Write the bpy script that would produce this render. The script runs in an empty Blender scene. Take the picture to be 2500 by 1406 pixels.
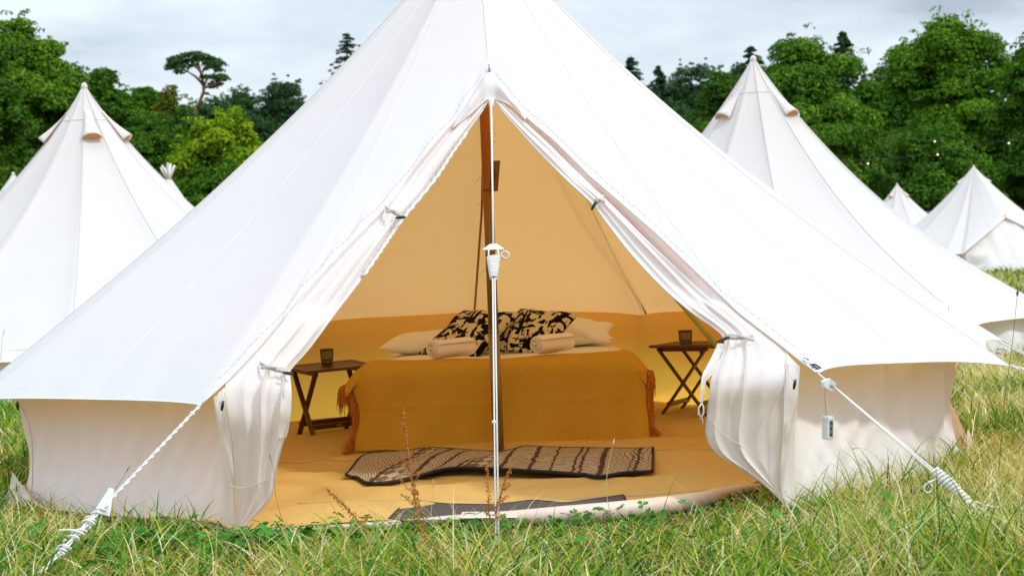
import bpy, bmesh, math, random
import numpy as np
from mathutils import Vector, Matrix
R = math.radians
rng = np.random.default_rng(7)
random.seed(7)
scene = bpy.context.scene
COL = scene.collection
# ------------------------------------------------------------------ camera
CAM = Vector((0.10, -8.30, 1.02))
FPX = 4067.0                       # focal length in photograph pixels (2500 wide)
cam_d = bpy.data.cameras.new('camera')
cam = bpy.data.objects.new('camera', cam_d); COL.objects.link(cam)
MROT = Matrix.Rotation(R(90 - 1.31), 3, 'X') @ Matrix.Rotation(R(-2.4), 3, 'Z')
cam.matrix_world = Matrix.Translation(CAM) @ MROT.to_4x4()
cam_d.sensor_width = 36; cam_d.lens = 36 * FPX / 2500
cam_d.clip_end = 2000; cam_d.clip_start = 0.1
cam_d.dof.use_dof = True; cam_d.dof.focus_distance = 7.0; cam_d.dof.aperture_fstop = 6.3
scene.camera = cam
# ------------------------------------------------------------------ light
SUN = Vector((0.60, -0.32, 0.74)).normalized()
sun_d = bpy.data.lights.new('sun', 'SUN'); sun_d.energy = 1.15; sun_d.angle = R(5); sun_d.color = (1.0, 0.96, 0.90)
sun = bpy.data.objects.new('sun', sun_d); COL.objects.link(sun)
sun.rotation_euler = SUN.to_track_quat('Z', 'Y').to_euler()
world = bpy.data.worlds.new('World'); scene.world = world; world.use_nodes = True
wt = world.node_tree; wn = wt.nodes; wl = wt.links; wn.clear()
def wnode(t, **k):
    n = wn.new(t)
    for a, b in k.items(): setattr(n, a, b)
    return n
sky = wnode('ShaderNodeTexSky', sky_type='NISHITA', sun_disc=False, sun_elevation=math.asin(SUN.z), sun_rotation=math.atan2(SUN.x, SUN.y))
bg1 = wnode('ShaderNodeBackground'); bg1.inputs[1].default_value = 0.12
bg2 = wnode('ShaderNodeBackground'); bg2.inputs[1].default_value = 1.0
mx = wnode('ShaderNodeMixShader'); mx.inputs[0].default_value = 0.9
out = wnode('ShaderNodeOutputWorld')
tc = wnode('ShaderNodeTexCoord'); mp = wnode('ShaderNodeMapping'); mp.inputs['Scale'].default_value = (2.4, 2.4, 7.5)
mp.inputs['Location'].default_value = (0.35, 0.0, 0.9)
nz = wnode('ShaderNodeTexNoise'); nz.inputs['Scale'].default_value = 1.9; nz.inputs['Detail'].default_value = 7; nz.inputs['Roughness'].default_value = 0.52
nz.inputs['Distortion'].default_value = 0.35
rp = wnode('ShaderNodeValToRGB')
e = rp.color_ramp.elements
e[0].position = 0.34; e[0].color = (0.36, 0.405, 0.48, 1)
e[1].position = 0.66; e[1].color = (0.69, 0.745, 0.80, 1)
m_ = e.new(0.5); m_.color = (0.535, 0.60, 0.67, 1)
wl.new(tc.outputs['Generated'], mp.inputs[0]); wl.new(mp.outputs[0], nz.inputs[0]); wl.new(nz.outputs[0], rp.inputs[0])
sz = wnode('ShaderNodeSeparateXYZ'); wl.new(tc.outputs['Generated'], sz.inputs[0])     # an overcast sky is brighter overhead than at the horizon
mr = wnode('ShaderNodeMapRange'); mr.inputs[1].default_value = 0.12; mr.inputs[2].default_value = 0.9; mr.inputs[3].default_value = 0.78; mr.inputs[4].default_value = 1.95; wl.new(sz.outputs[2], mr.inputs[0])
vm = wnode('ShaderNodeVectorMath', operation='SCALE'); wl.new(rp.outputs[0], vm.inputs[0]); wl.new(mr.outputs[0], vm.inputs['Scale'])
wl.new(sky.outputs[0], bg1.inputs[0]); wl.new(vm.outputs[0], bg2.inputs[0])
wl.new(bg1.outputs[0], mx.inputs[1]); wl.new(bg2.outputs[0], mx.inputs[2]); wl.new(mx.outputs[0], out.inputs[0])
scene.view_settings.view_transform = 'Standard'; scene.view_settings.look = 'None'
scene.view_settings.gamma = 1.0; scene.view_settings.exposure = 0.72
scene.cycles.max_bounces = 10; scene.cycles.transmission_bounces = 8; scene.cycles.diffuse_bounces = 6
scene.cycles.transparent_max_bounces = 12
# ------------------------------------------------------------------ survey helpers: sight a photograph point onto a real surface
def ray(px, py):
    return MROT @ Vector(((px - 1250) / FPX, -(py - 703) / FPX, -1.0))
def PY(px, py, y):                 # onto the vertical plane at depth y
    d = ray(px, py); return CAM + d * ((y - CAM.y) / d.y)
def PZ(px, py, z=0.0):             # onto the level plane at height z
    d = ray(px, py); return CAM + d * ((z - CAM.z) / d.z)
def door_y(z):
    if z > 0.5: return -0.85 - 0.972 * (1.8 - z)
    return -2.114 + (0.5 - z) * 0.14
def PD(px, py, off=0.0):           # onto the sloping door plane of the main tent (off = towards the viewer)
    d = ray(px, py); a, b = 4.0, 9.5
    for _ in range(50):
        m = (a + b) / 2; p = CAM + d * (m / d.y)
        if p.y > door_y(p.z) - off: b = m
        else: a = m
    return CAM + d * (a / d.y)
# ------------------------------------------------------------------ mesh helpers
def new_obj(name, me, mat=None, parent=None, local=False):
    if parent is not None and not local:
        r = parent
        while r.parent: r = r.parent
        me.transform(Matrix.Translation(-r.location))
    o = bpy.data.objects.new(name, me); COL.objects.link(o)
    if parent is not None: o.parent = parent
    if mat is not None and not me.materials: me.materials.append(mat)
    return o
def thing(name, label, cat, loc=(0, 0, 0), group=None):
    o = bpy.data.objects.new(name, None); COL.objects.link(o)
    o.location = loc; o.empty_display_size = 0.1
    o['label'] = label; o['category'] = cat
    if group: o['group'] = group
    return o
def tag(o, label=None, cat=None, group=None, kind=None):
    if label: o['label'] = label
    if cat: o['category'] = cat
    if group: o['group'] = group
    if kind: o['kind'] = kind
    return o
def copy_tree(o, parent=None):
    c = o.copy(); COL.objects.link(c)
    if parent is not None: c.parent = parent
    for ch in list(o.children): copy_tree(ch, c)
    return c
class MB:
    def __init__(s): s.v = []; s.f = []; s.uv = []
    def add(s, vs, fs):
        b = len(s.v); s.v += [tuple(v) for v in vs]; s.f += [tuple(i + b for i in f) for f in fs]; return s
    def box(s, c, d, M=None):
        x, y, z = (k / 2 for k in d); c = Vector(c); vs = []
        for sx, sy, sz in ((-1,-1,-1),(1,-1,-1),(1,1,-1),(-1,1,-1),(-1,-1,1),(1,-1,1),(1,1,1),(-1,1,1)):
            p = Vector((sx*x, sy*y, sz*z))
            vs.append((M @ p if M else p) + c)
        return s.add(vs, [(3,2,1,0),(4,5,6,7),(0,1,5,4),(1,2,6,5),(2,3,7,6),(3,0,4,7)])
    def bar(s, a, b, w, h, up=(0, 0, 1)):          # a rectangular bar from a to b
        a, b = Vector(a), Vector(b); d = (b - a); L = d.length; d.normalize()
        x = d.cross(Vector(up)).normalized(); z = x.cross(d)
        return s.box((a + b) / 2, (w, L, h), Matrix((x, d, z)).transposed())
    def tube(s, pts, r, n=8, cap=True, flat=1.0):
        pts = [Vector(p) for p in pts]; m = len(pts)
        rr = r if hasattr(r, '__len__') else [r] * m
        t0 = (pts[1] - pts[0]).normalized(); x = t0.orthogonal().normalized(); vs = []
        for i, p in enumerate(pts):
            t = (pts[min(i+1, m-1)] - pts[max(i-1, 0)]).normalized()
            x = (x - t * x.dot(t)).normalized(); y = t.cross(x)
            for k in range(n):
                a = 2 * math.pi * k / n; vs.append(p + x * math.cos(a) * rr[i] + y * math.sin(a) * rr[i] * flat)
        fs = [(i*n+k, i*n+(k+1)%n, (i+1)*n+(k+1)%n, (i+1)*n+k) for i in range(m-1) for k in range(n)]
        if cap: fs += [tuple(range(n-1, -1, -1)), tuple(range((m-1)*n, m*n))]
        return s.add(vs, fs)
    def strip(s, pts, side, w, t=0.0015):         # a flat tape along points
        pts = [Vector(p) for p in pts]; side = Vector(side).normalized(); m = len(pts); vs = []
        for i, p in enumerate(pts):
            d = (pts[min(i+1, m-1)] - pts[max(i-1, 0)]).normalized(); x = (side - d*side.dot(d)).normalized(); z = d.cross(x)
            vs += [p - x*w/2 - z*t/2, p + x*w/2 - z*t/2, p + x*w/2 + z*t/2, p - x*w/2 + z*t/2]
        fs = [(i*4+k, i*4+(k+1)%4, (i+1)*4+(k+1)%4, (i+1)*4+k) for i in range(m-1) for k in range(4)] + [(3,2,1,0), tuple((m-1)*4+k for k in range(4))]
        return s.add(vs, fs)
    def ball(s, c, r, nu=8, nv=6, sc=(1, 1, 1), M=None):
        c = Vector(c); vs = []
        for j in range(nv + 1):
            th = math.pi * j / nv
            for i in range(nu):
                ph = 2*math.pi*i/nu
                p = Vector((math.sin(th)*math.cos(ph)*sc[0], math.sin(th)*math.sin(ph)*sc[1], math.cos(th)*sc[2])) * r
                vs.append((M @ p if M else p) + c)
        return s.add(vs, [(j*nu+i, (j+1)*nu+i, (j+1)*nu+(i+1)%nu, j*nu+(i+1)%nu) for j in range(nv) for i in range(nu)])
    def build(s, name, mat, parent=None, smooth=True, local=False, bevel=0):
        me = bpy.data.meshes.new(name); me.from_pydata(s.v, [], s.f)
        bm = bmesh.new(); bm.from_mesh(me); bmesh.ops.remove_doubles(bm, verts=bm.verts, dist=1e-6)
        bmesh.ops.recalc_face_normals(bm, faces=bm.faces); bm.to_mesh(me); bm.free()
        if smooth: me.shade_smooth()
        else: me.shade_flat()
        o = new_obj(name, me, mat, parent, local)
        if bevel:
            b = o.modifiers.new('bevel', 'BEVEL'); b.width = bevel; b.segments = 2; b.limit_method = 'ANGLE'; b.harden_normals = False
        return o
def grid_mesh(name, P, uv=None, close=False, smooth=True):
    P = np.asarray(P, dtype=np.float32); n, m = P.shape[:2]
    me = bpy.data.meshes.new(name)
    ii, jj = np.meshgrid(np.arange(n-1), np.arange(m if close else m-1), indexing='ij')
    j2 = (jj + 1) % m
    F = np.stack([ii*m+jj, (ii+1)*m+jj, (ii+1)*m+j2, ii*m+j2], -1).reshape(-1, 4)
    me.vertices.add(n*m); me.vertices.foreach_set('co', P.reshape(-1))
    me.loops.add(F.size); me.loops.foreach_set('vertex_index', F.reshape(-1).astype(np.int32))
    me.polygons.add(len(F)); me.polygons.foreach_set('loop_start', np.arange(0, F.size, 4, dtype=np.int32))
    if uv is not None:
        l = me.uv_layers.new(name='UVMap'); U = np.asarray(uv, dtype=np.float32).reshape(-1, 2)[F.reshape(-1)]
        l.data.foreach_set('uv', U.reshape(-1))
    me.update(); me.validate()
    if smooth: me.shade_smooth()
    return me
def grid_obj(name, P, mat, parent=None, uv=None, close=False, thick=0, local=False):
    o = new_obj(name, grid_mesh(name, P, uv, close), mat, parent, local)
    if thick:
        s = o.modifiers.new('thickness', 'SOLIDIFY'); s.thickness = thick; s.offset = 0
    return o
def uv_grid(n, m):
    a, b = np.meshgrid(np.linspace(0, 1, n), np.linspace(0, 1, m), indexing='ij'); return np.stack([b, a], -1)
def quads_mesh(name, V, F, col=None, smooth=False):
    me = bpy.data.meshes.new(name); k = F.shape[1]
    me.vertices.add(len(V)); me.vertices.foreach_set('co', V.astype(np.float32).reshape(-1))
    me.loops.add(F.size); me.loops.foreach_set('vertex_index', F.reshape(-1).astype(np.int32))
    me.polygons.add(len(F)); me.polygons.foreach_set('loop_start', np.arange(0, F.size, k, dtype=np.int32))
    if col is not None:
        a = me.color_attributes.new('tint', 'FLOAT_COLOR', 'POINT')
        c = np.ones((len(V), 4), np.float32); c[:, :3] = col; a.data.foreach_set('color', c.reshape(-1))
    me.update()
    if smooth: me.shade_smooth()
    return me
def smoothnoise(n, k, seed):         # 1-D wobble
    r = np.random.default_rng(seed); t = np.linspace(0, 1, n); o = np.zeros(n)
    for i in range(1, k+1): o += r.normal() / i * np.sin(2*math.pi*(i*t*1.3 + r.random()))
    return o
def resample(rows, n):                # rows of 3-D points -> n rows by Catmull-Rom
    rows = np.array(rows, dtype=float); m = len(rows)
    seg = np.r_[0, np.cumsum(np.linalg.norm((rows[1:] - rows[:-1]).mean(axis=tuple(range(1, rows.ndim-1))) if rows.ndim > 2 else rows[1:]-rows[:-1], axis=-1))]
    ts = np.linspace(0, seg[-1], n); outp = []
    for t in ts:
        i = min(max(np.searchsorted(seg, t, 'right') - 1, 0), m-2)
        u = (t - seg[i]) / max(seg[i+1] - seg[i], 1e-9)
        p0, p1, p2, p3 = rows[max(i-1, 0)], rows[i], rows[i+1], rows[min(i+2, m-1)]
        outp.append(0.5*((2*p1) + (-p0+p2)*u + (2*p0-5*p1+4*p2-p3)*u*u + (-p0+3*p1-3*p2+p3)*u**3))
    return np.array(outp)
# ------------------------------------------------------------------ materials
def mat_new(name):
    m = bpy.data.materials.new(name); m.use_nodes = True; nt = m.node_tree; nt.nodes.clear()
    o = nt.nodes.new('ShaderNodeOutputMaterial'); return m, nt, o
def nd(nt, t, ins=None, **k):
    n = nt.nodes.new(t)
    for a, b in k.items(): setattr(n, a, b)
    for a, b in (ins or {}).items():
        if isinstance(b, bpy.types.NodeSocket): nt.links.new(b, n.inputs[a])
        else: n.inputs[a].default_value = b
    return n
def c4(c): return (c[0], c[1], c[2], 1)
def mixc(nt, f, a, b, mode='MIX'):
    n = nt.nodes.new('ShaderNodeMix'); n.data_type = 'RGBA'; n.blend_type = mode
    for i, v in ((0, f), (6, a), (7, b)):
        if isinstance(v, bpy.types.NodeSocket): nt.links.new(v, n.inputs[i])
        else: n.inputs[i].default_value = v if i == 0 else c4(v)
    return n.outputs[2]
def math_(nt, op, a, b=None, c=None):
    n = nt.nodes.new('ShaderNodeMath'); n.operation = op
    for i, v in enumerate((a, b, c)):
        if v is None: continue
        if isinstance(v, bpy.types.NodeSocket): nt.links.new(v, n.inputs[i])
        else: n.inputs[i].default_value = v
    return n.outputs[0]
def plain(name, col, rough=0.6, var=0.15, scale=20.0, metal=0.0, bump=0.0, spec=0.5, sheen=0.0):
    m, nt, o = mat_new(name)
    tcn = nd(nt, 'ShaderNodeTexCoord')
    n = nd(nt, 'ShaderNodeTexNoise', {'Vector': tcn.outputs['Object'], 'Scale': scale, 'Detail': 4.0})
    c = mixc(nt, n.outputs[0], tuple(k*(1-var) for k in col), tuple(min(1, k*(1+var)) for k in col))
    p = nd(nt, 'ShaderNodeBsdfPrincipled', {'Base Color': c, 'Roughness': rough, 'Metallic': metal, 'Specular IOR Level': spec, 'Sheen Weight': sheen})
    if bump:
        b = nd(nt, 'ShaderNodeBump', {'Height': n.outputs[0], 'Strength': 1.0, 'Distance': bump}); nt.links.new(b.outputs[0], p.inputs['Normal'])
    nt.links.new(p.outputs[0], o.inputs[0]); return m
def canvas(name, col, trans, ft, wr=0.004, wscale=3.0, stain=0.03):
    m, nt, o = mat_new(name)
    tcn = nd(nt, 'ShaderNodeTexCoord')
    n1 = nd(nt, 'ShaderNodeTexNoise', {'Vector': tcn.outputs['Object'], 'Scale': wscale, 'Detail': 3.0, 'Distortion': 0.5})
    n2 = nd(nt, 'ShaderNodeTexNoise', {'Vector': tcn.outputs['Object'], 'Scale': 1.3, 'Detail': 6.0, 'Roughness': 0.6})
    c = mixc(nt, n2.outputs[0], tuple(k*(1-stain) for k in col), tuple(min(1, k*(1+stain)) for k in col))
    n3 = nd(nt, 'ShaderNodeTexNoise', {'Vector': tcn.outputs['Object'], 'Scale': 260.0, 'Detail': 1.0})
    h = math_(nt, 'ADD', math_(nt, 'MULTIPLY', n1.outputs[0], 1.0), math_(nt, 'MULTIPLY', n3.outputs[0], 0.02))
    b = nd(nt, 'ShaderNodeBump', {'Height': h, 'Strength': 1.0, 'Distance': wr*4})
    d = nd(nt, 'ShaderNodeBsdfDiffuse', {'Color': c, 'Normal': b.outputs[0]})
    t = nd(nt, 'ShaderNodeBsdfTranslucent', {'Color': c4(trans), 'Normal': b.outputs[0]})
    x = nd(nt, 'ShaderNodeMixShader', {0: ft, 1: d.outputs[0], 2: t.outputs[0]})
    nt.links.new(x.outputs[0], o.inputs[0]); return m
M = {}
M['canvas'] = canvas('cotton canvas', (0.79, 0.86, 0.885), (1.0, 0.53, 0.18), 0.32, 0.002, 2.0, 0.04)
M['wall'] = canvas('wall canvas', (0.87, 0.885, 0.88), (1.0, 0.54, 0.09), 0.25, 0.003, 3.5, 0.05)
M['wall_rear_lit'] = canvas('amber lit rear wall canvas', (0.80, 0.72, 0.55), (1.0, 0.57, 0.07), 0.68, 0.003, 3.5)  # same cloth as the other walls, the amber glow put into its colours
M['curtain'] = canvas('door canvas', (0.84, 0.845, 0.84), (0.95, 0.52, 0.10), 0.26, 0.001, 6.0)
M['canvas_far'] = canvas('neighbour canvas', (0.78, 0.77, 0.755), (0.95, 0.58, 0.25), 0.26, 0.003, 1.6, 0.05)
M['seam'] = plain('seam tape', (0.66, 0.62, 0.57), 0.9, 0.12, 90)
M['seam_white'] = plain('white seam tape', (0.84, 0.83, 0.80), 0.9, 0.05, 90)
M['stitch'] = plain('edge stitching', (0.52, 0.47, 0.38), 0.9, 0.3, 200)
M['rope'] = plain('white rope', (0.74, 0.735, 0.71), 0.9, 0.3, 160, bump=0.001)
M['plastic'] = plain('white plastic', (0.85, 0.86, 0.88), 0.3, 0.02)
M['black'] = plain('black plastic', (0.02, 0.02, 0.02), 0.4, 0.2)
M['steel'] = plain('steel', (0.35, 0.35, 0.34), 0.35, 0.2, metal=0.9)
M['cord'] = plain('brown cord', (0.35, 0.16, 0.04), 0.8, 0.2, 80)
M['vent'] = plain('vent gauze', (0.70, 0.36, 0.13), 0.9, 0.2, 60)
M['seam_soft'] = plain('soft seam tape', (0.74, 0.73, 0.71), 0.9, 0.08, 90)
def M_pole():
    m, nt, o = mat_new('gold to orange metal pole')
    tcn = nd(nt, 'ShaderNodeTexCoord'); sp = nd(nt, 'ShaderNodeSeparateXYZ', {0: tcn.outputs['Object']})
    n = nd(nt, 'ShaderNodeTexNoise', {'Vector': tcn.outputs['Object'], 'Scale': 9.0, 'Detail': 5.0})
    z = math_(nt, 'ADD', sp.outputs[2], math_(nt, 'MULTIPLY', n.outputs[0], 0.25))
    r = nd(nt, 'ShaderNodeValToRGB'); nt.links.new(math_(nt, 'DIVIDE', z, 2.7), r.inputs[0])
    e = r.color_ramp.elements; e[0].position = 0.22; e[0].color = (0.30, 0.22, 0.045, 1); e[1].position = 0.75; e[1].color = (0.42, 0.13, 0.02, 1)
    k = e.new(0.45); k.color = (0.26, 0.15, 0.04, 1); k = e.new(0.58); k.color = (0.33, 0.10, 0.02, 1)  # colour runs from olive gold low down to orange near the top
    p = nd(nt, 'ShaderNodeBsdfPrincipled', {'Base Color': r.outputs[0], 'Roughness': 0.32, 'Metallic': 0.55})
    nt.links.new(p.outputs[0], o.inputs[0]); return m
M['pole'] = M_pole()
M['polegold'] = plain('yellow zinc pole', (0.40, 0.33, 0.07), 0.3, 0.2, 15, metal=0.6)
def M_floor():
    m, nt, o = mat_new('woven groundsheet')
    tcn = nd(nt, 'ShaderNodeTexCoord'); sp = nd(nt, 'ShaderNodeSeparateXYZ', {0: tcn.outputs['Object']})
    zig = math_(nt, 'ABSOLUTE', math_(nt, 'SUBTRACT', math_(nt, 'FRACT', math_(nt, 'MULTIPLY', sp.outputs[1], 9.0)), 0.5))
    w = math_(nt, 'SINE', math_(nt, 'MULTIPLY', math_(nt, 'ADD', sp.outputs[0], math_(nt, 'MULTIPLY', zig, 0.10)), 420.0))
    n = nd(nt, 'ShaderNodeTexNoise', {'Vector': tcn.outputs['Object'], 'Scale': 2.5, 'Detail': 4.0})
    c = mixc(nt, n.outputs[0], (0.62, 0.41, 0.10), (0.73, 0.50, 0.18))
    c = mixc(nt, math_(nt, 'MULTIPLY', math_(nt, 'ADD', w, 1.0), 0.10), c, (0.42, 0.22, 0.05))
    p = nd(nt, 'ShaderNodeBsdfPrincipled', {'Base Color': c, 'Roughness': 0.75})
    b = nd(nt, 'ShaderNodeBump', {'Height': math_(nt, 'ADD', math_(nt, 'MULTIPLY', w, 0.08), math_(nt, 'MULTIPLY', n.outputs[0], 4.0)), 'Strength': 1.0, 'Distance': 0.012}); nt.links.new(b.outputs[0], p.inputs['Normal'])
    nt.links.new(p.outputs[0], o.inputs[0]); return m
M['floor'] = M_floor()
M['sill'] = plain('pvc sill', (0.70, 0.54, 0.45), 0.5, 0.06, 6, bump=0.004)
# ------------------------------------------------------------------ roof of a bell tent
def poly_at(poly, s):                # polyline resampled at fraction(s) by length
    P = np.array([tuple(p) for p in poly], float); L = np.r_[0, np.cumsum(np.linalg.norm(P[1:]-P[:-1], axis=1))]; L /= L[-1]
    return np.stack([np.interp(s, L, P[:, k]) for k in range(3)], -1)
def roof_grid(apex, bound, sags, power=0.85, nt_=44):
    B = np.asarray(bound); t = np.linspace(0, 1, nt_)[:, None] ** 1.0
    P = np.array(apex)[None, None] + (B[None] - np.array(apex)[None, None]) * t[..., None]
    sg = np.asarray(sags)[None] * np.sin(math.pi * t ** power)
    P[..., 2] -= sg
    return P
def eave(A, B, n, dip_in=0.09, up=0.025, centre=(0, 0)):
    A, B = np.array(A, float), np.array(B, float); s = np.linspace(0, 1, n)[:, None]
    P = A + (B - A) * s; w = (1 - (2*s[:, 0]-1)**4)
    mid = (A + B)/2 - np.array([centre[0], centre[1], 0]); mid[2] = 0; mid /= np.linalg.norm(mid)
    P -= mid * (w*dip_in)[:, None]; P[:, 2] += w*up
    return P
# ================================================================== MAIN TENT
tent = thing('bell_tent', 'large white canvas bell tent in front, its door tied open to show a bed', 'tent', (0, 0, 0))
APEX = np.array([0.0, 0.0, 2.68])
EL = [(1195,176),(1150,238),(1105,306),(1028,396),(947,503),(900,550),(819,634),(729,730),(639,841),(560,925),(490,988)]
ER = [(1195,176),(1240,234),(1284,286),(1352,342),(1440,430),(1600,568),(1702,666),(1804,764),(1900,838),(1960,886),(1998,912)]
eL = [tuple(PD(*p)) for p in EL]; eR = [tuple(PD(*p)) for p in ER]
C1L, C1R = eL[-1], eR[-1]
C2L = tuple(PY(-60, 976, -1.15)); C2R = tuple(PY(2466, 893, -1.36))
ring = [C1R, C2R, (2.52,-0.05,.47), (2.18,1.25,.45), tuple(PY(1603, 826, 2.14)), (0.0,2.5,.46), (-1.25,2.16,.46), (-2.2,1.22,.46), (-2.52,-0.05,.47), C2L, C1L]
def main_roof():
    bound = [poly_at(eR, np.linspace(0, 1, 60))]; sg = [np.linspace(0.0, 0.10, 60)]
    n = 26; ks = [0.10,0.16,0.19,0.17,0.15,0.13,0.13,0.13,0.12,0.13,0.09]
    for i in range(len(ring)-1):
        e_ = (eave(ring[i], ring[i+1], n, 0.04, 0.008) if i == 9 else eave(ring[i], ring[i+1], n))[1:]
        bound.append(e_); s = np.linspace(0, 1, n)[1:]
        sg.append(ks[i]*(1-s) + ks[i+1]*s + 0.016*np.sin(math.pi*s))
    bound.append(poly_at(eL[::-1], np.linspace(0, 1, 60))[1:]); sg.append(np.linspace(ks[-1], 0.0, 60)[1:])
    B = np.concatenate(bound); S = np.concatenate(sg)
    G = roof_grid(APEX, B, S)
    # light gathers near the eave and along the stretched door edge
    r = np.linspace(0, 1, G.shape[0])[:, None]; u = np.arange(G.shape[1])[None]
    G[..., 2] += np.where(u > 59+25*9, 0.011, 0.0045)*np.sin(u*np.where(u > 59+25*9, 0.85, .55) + np.where(u > 59+25*9, 11, 3)*r + 1.5*np.sin(u*.17))*np.clip((r-0.86)/0.14, 0, 1)*np.sin(math.pi*np.clip((r-0.86)/0.14, 0, 1))
    return G, B, S
RG, RB, RS = main_roof()
roof = grid_obj('roof', RG, M['canvas'], tent)
tag(roof, 'white canvas roof')
def roof_line(j, t0=0.0, t1=1.0, lift=0.003):
    n = RG.shape[0]; a, b = int(t0*(n-1)), int(t1*(n-1)); pts = []
    for i in range(a, b+1):
        p = Vector(RG[i, j]); o_ = Vector((p.x, p.y, 0)); o_ = o_.normalized() if o_.length > 1e-4 else Vector((0, -1, 0))
        pts.append(p + (o_*0.6 + Vector((0, 0, 0.8)))*lift)
    return pts
corner_j = [59 + 25*i for i in range(11)]
for j in corner_j[1:-1]:
    MB().tube(roof_line(j, lift=0.001), 0.0018, 5).build('seam', M['seam_soft'], tent)
mid_j = [int(0.62*59), 59+12, 59+25+12] ; mid_j += [len(RB)-1-int(0.55*59), 59+25*9+12]
for j in (int(0.80*59), 59+14):
    MB().tube(roof_line(j, lift=0.001), 0.0013, 5).build('seam', M['seam_soft'], tent)
for j in (len(RB)-1-int(0.72*59), 59+25*9+12):
    MB().tube(roof_line(j, lift=0.0004), 0.0008, 5).build('seam', M['seam_white'], tent)
# ridge seam from the apex to the door peak, hem stitching along both door edges and the eaves
MB().tube(roof_line(0, 0, 0.98), 0.002, 5).build('seam', M['seam_white'], tent)
def hem(a, b, i, lift=0.002):
    return [Vector(RG[i, j]) + Vector((0, -0.5, 0.85))*lift for j in range(a, b)]
for a, b in ((2, 60), (len(RB)-60, len(RB)-2)):
    for k, tt in enumerate((0.97,)):
        i = int(tt*(RG.shape[0]-1)); pts = hem(a, b, i)
        mb = MB()
        for q in range(0, len(pts)-1): mb.tube([pts[q], pts[q].lerp(pts[q+1], 0.72)], 0.0007, 4)
        mb.build('hem_stitching', M['stitch'], tent)
emb = MB()
emb.tube([Vector(RG[-1, j]) for j in range(59, 60+250)], 0.0028, 6); emb.build('eave_hem', M['seam_white'], tent)
for a, b in ((0, 60), (len(RB)-60, len(RB))):
    MB().tube([Vector(RG[-1, j]) for j in range(a, b)], 0.003, 6).build('door_edge_hem', M['seam'], tent)
# ---- walls
def wall_from(tops, bots, nrow=26, bow=0.03, wr=0.010, seed=1, n=160, corners=(), fade=0.0):
    T = poly_at(tops, np.linspace(0, 1, n)); Bt = poly_at(bots, np.linspace(0, 1, n))
    r = np.linspace(0, 1, nrow)[:, None, None]; P = T[None]*(1-r) + Bt[None]*r
    rn = np.random.default_rng(seed); u = np.linspace(0, 1, n)[None]; rr = r[..., 0]
    rad = Bt.copy(); rad[:, 2] = 0; rad /= np.linalg.norm(rad, axis=1)[:, None]
    off = -bow*np.sin(math.pi*rr)*np.ones_like(u)
    for k in range(10):
        a, f, ph, sl = rn.normal()*wr/2.6, rn.uniform(2, 12), rn.uniform(0, 6.28), rn.uniform(-1.6, 1.6)
        off = off + a*np.sin(2*math.pi*f*(u + sl*0.10*rr) + ph)*np.sin(math.pi*np.clip(rr, 0, 1))**0.7
    if fade: off = off*np.clip(u/fade, 0, 1)
    P += off[..., None]*rad[None]
    return P
def roof_pts(a, b, i, inset=0.02):
    out_ = []
    for j in range(a, b):
        p = Vector(RG[i, j]); p.x *= 1-inset; p.y *= 1-inset; p.z -= 0.012; out_.append(p)
    return out_
foot_R = tuple(PZ(1921, 1240, 0.0)); foot_L = tuple(PZ(577, 1297, 0.0))
B2R = tuple(PZ(2352, 1135, 0.0)); B2L = tuple(PZ(62, 1236, 0.0))
iw = int(0.93*(RG.shape[0]-1))
def stitch(W, px):                   # sew the wall's first column onto the edge of the door curtain
    c = poly_at(px_line(px, -0.004, 60), np.linspace(0, 1, W.shape[0])); d = c - W[:, 0]
    k = np.clip(1 - np.linspace(0, 1, W.shape[1])/0.10, 0, 1)**2
    return W + d[:, None]*k[None, :, None]
def px_line(pts, off, n=40):
    return [Vector(p) for p in resample([tuple(PD(a, b, off)) for a, b in pts], n)]
# right front wall: door seam -> corner -> second corner
topR = [PD(1921, 874, -0.02), PD(1955, 900, -0.02)] + roof_pts(60, 59+25, iw) + [PY(2335, 905, -1.18)]
W = wall_from(topR, [foot_R, B2R], seed=4, bow=0.03, wr=0.007, fade=0.12)
uu = np.linspace(0, 1, W.shape[1])[None]; rr_ = np.linspace(0, 1, W.shape[0])[:, None]
for a, c0 in ((0.032, 0.62), (0.022, 0.72), (0.02, 0.50)):   # diagonal drag folds running down from the far corner
    d = (uu - (1.0 - rr_*0.62*(1.15-c0)/0.4)); W[..., 1] -= a*np.exp(-(d/0.035)**2)*np.sin(math.pi*rr_)**0.8
W = stitch(W, [(1921,862),(1919,925),(1914,1000),(1909,1070),(1904,1165),(1908,1200),(1921,1240)])
wr_ = grid_obj('wall', W, M['wall'], tent); tag(wr_, 'sunlit wall panel right of the door')
# left front wall
topL = [PD(548, 952, -0.02), PD(520, 978, -0.02)] + roof_pts(59+25*9, 59+25*10, iw)[::-1][1:-1] + [PY(42, 978, -1.12)]
W = wall_from(topL, [foot_L, tuple(PZ(310, 1262, 0)), B2L], seed=9, bow=0.035, wr=0.008, fade=0.12)
rr_ = np.linspace(0, 1, W.shape[0])[:, None]; uu = np.linspace(0, 1, W.shape[1])[None]
W[..., 1] -= 0.010*np.sin(2*math.pi*(uu*34 + 1.5*rr_))*np.exp(-uu/0.03)*np.sin(math.pi*rr_)
W[..., 1] -= 0.02*np.exp(-((uu - 0.22 + 0.25*(1-rr_))/0.05)**2)*np.clip(rr_*1.6-0.4, 0, 1)*np.clip(1.2-rr_, 0, 1)
W = stitch(W, [(548,944),(553,1000),(563,1060),(569,1130),(574,1210),(577,1297)])
wl_ = grid_obj('wall', W, M['wall'], tent); tag(wl_, 'shaded wall panel left of the door')
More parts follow.
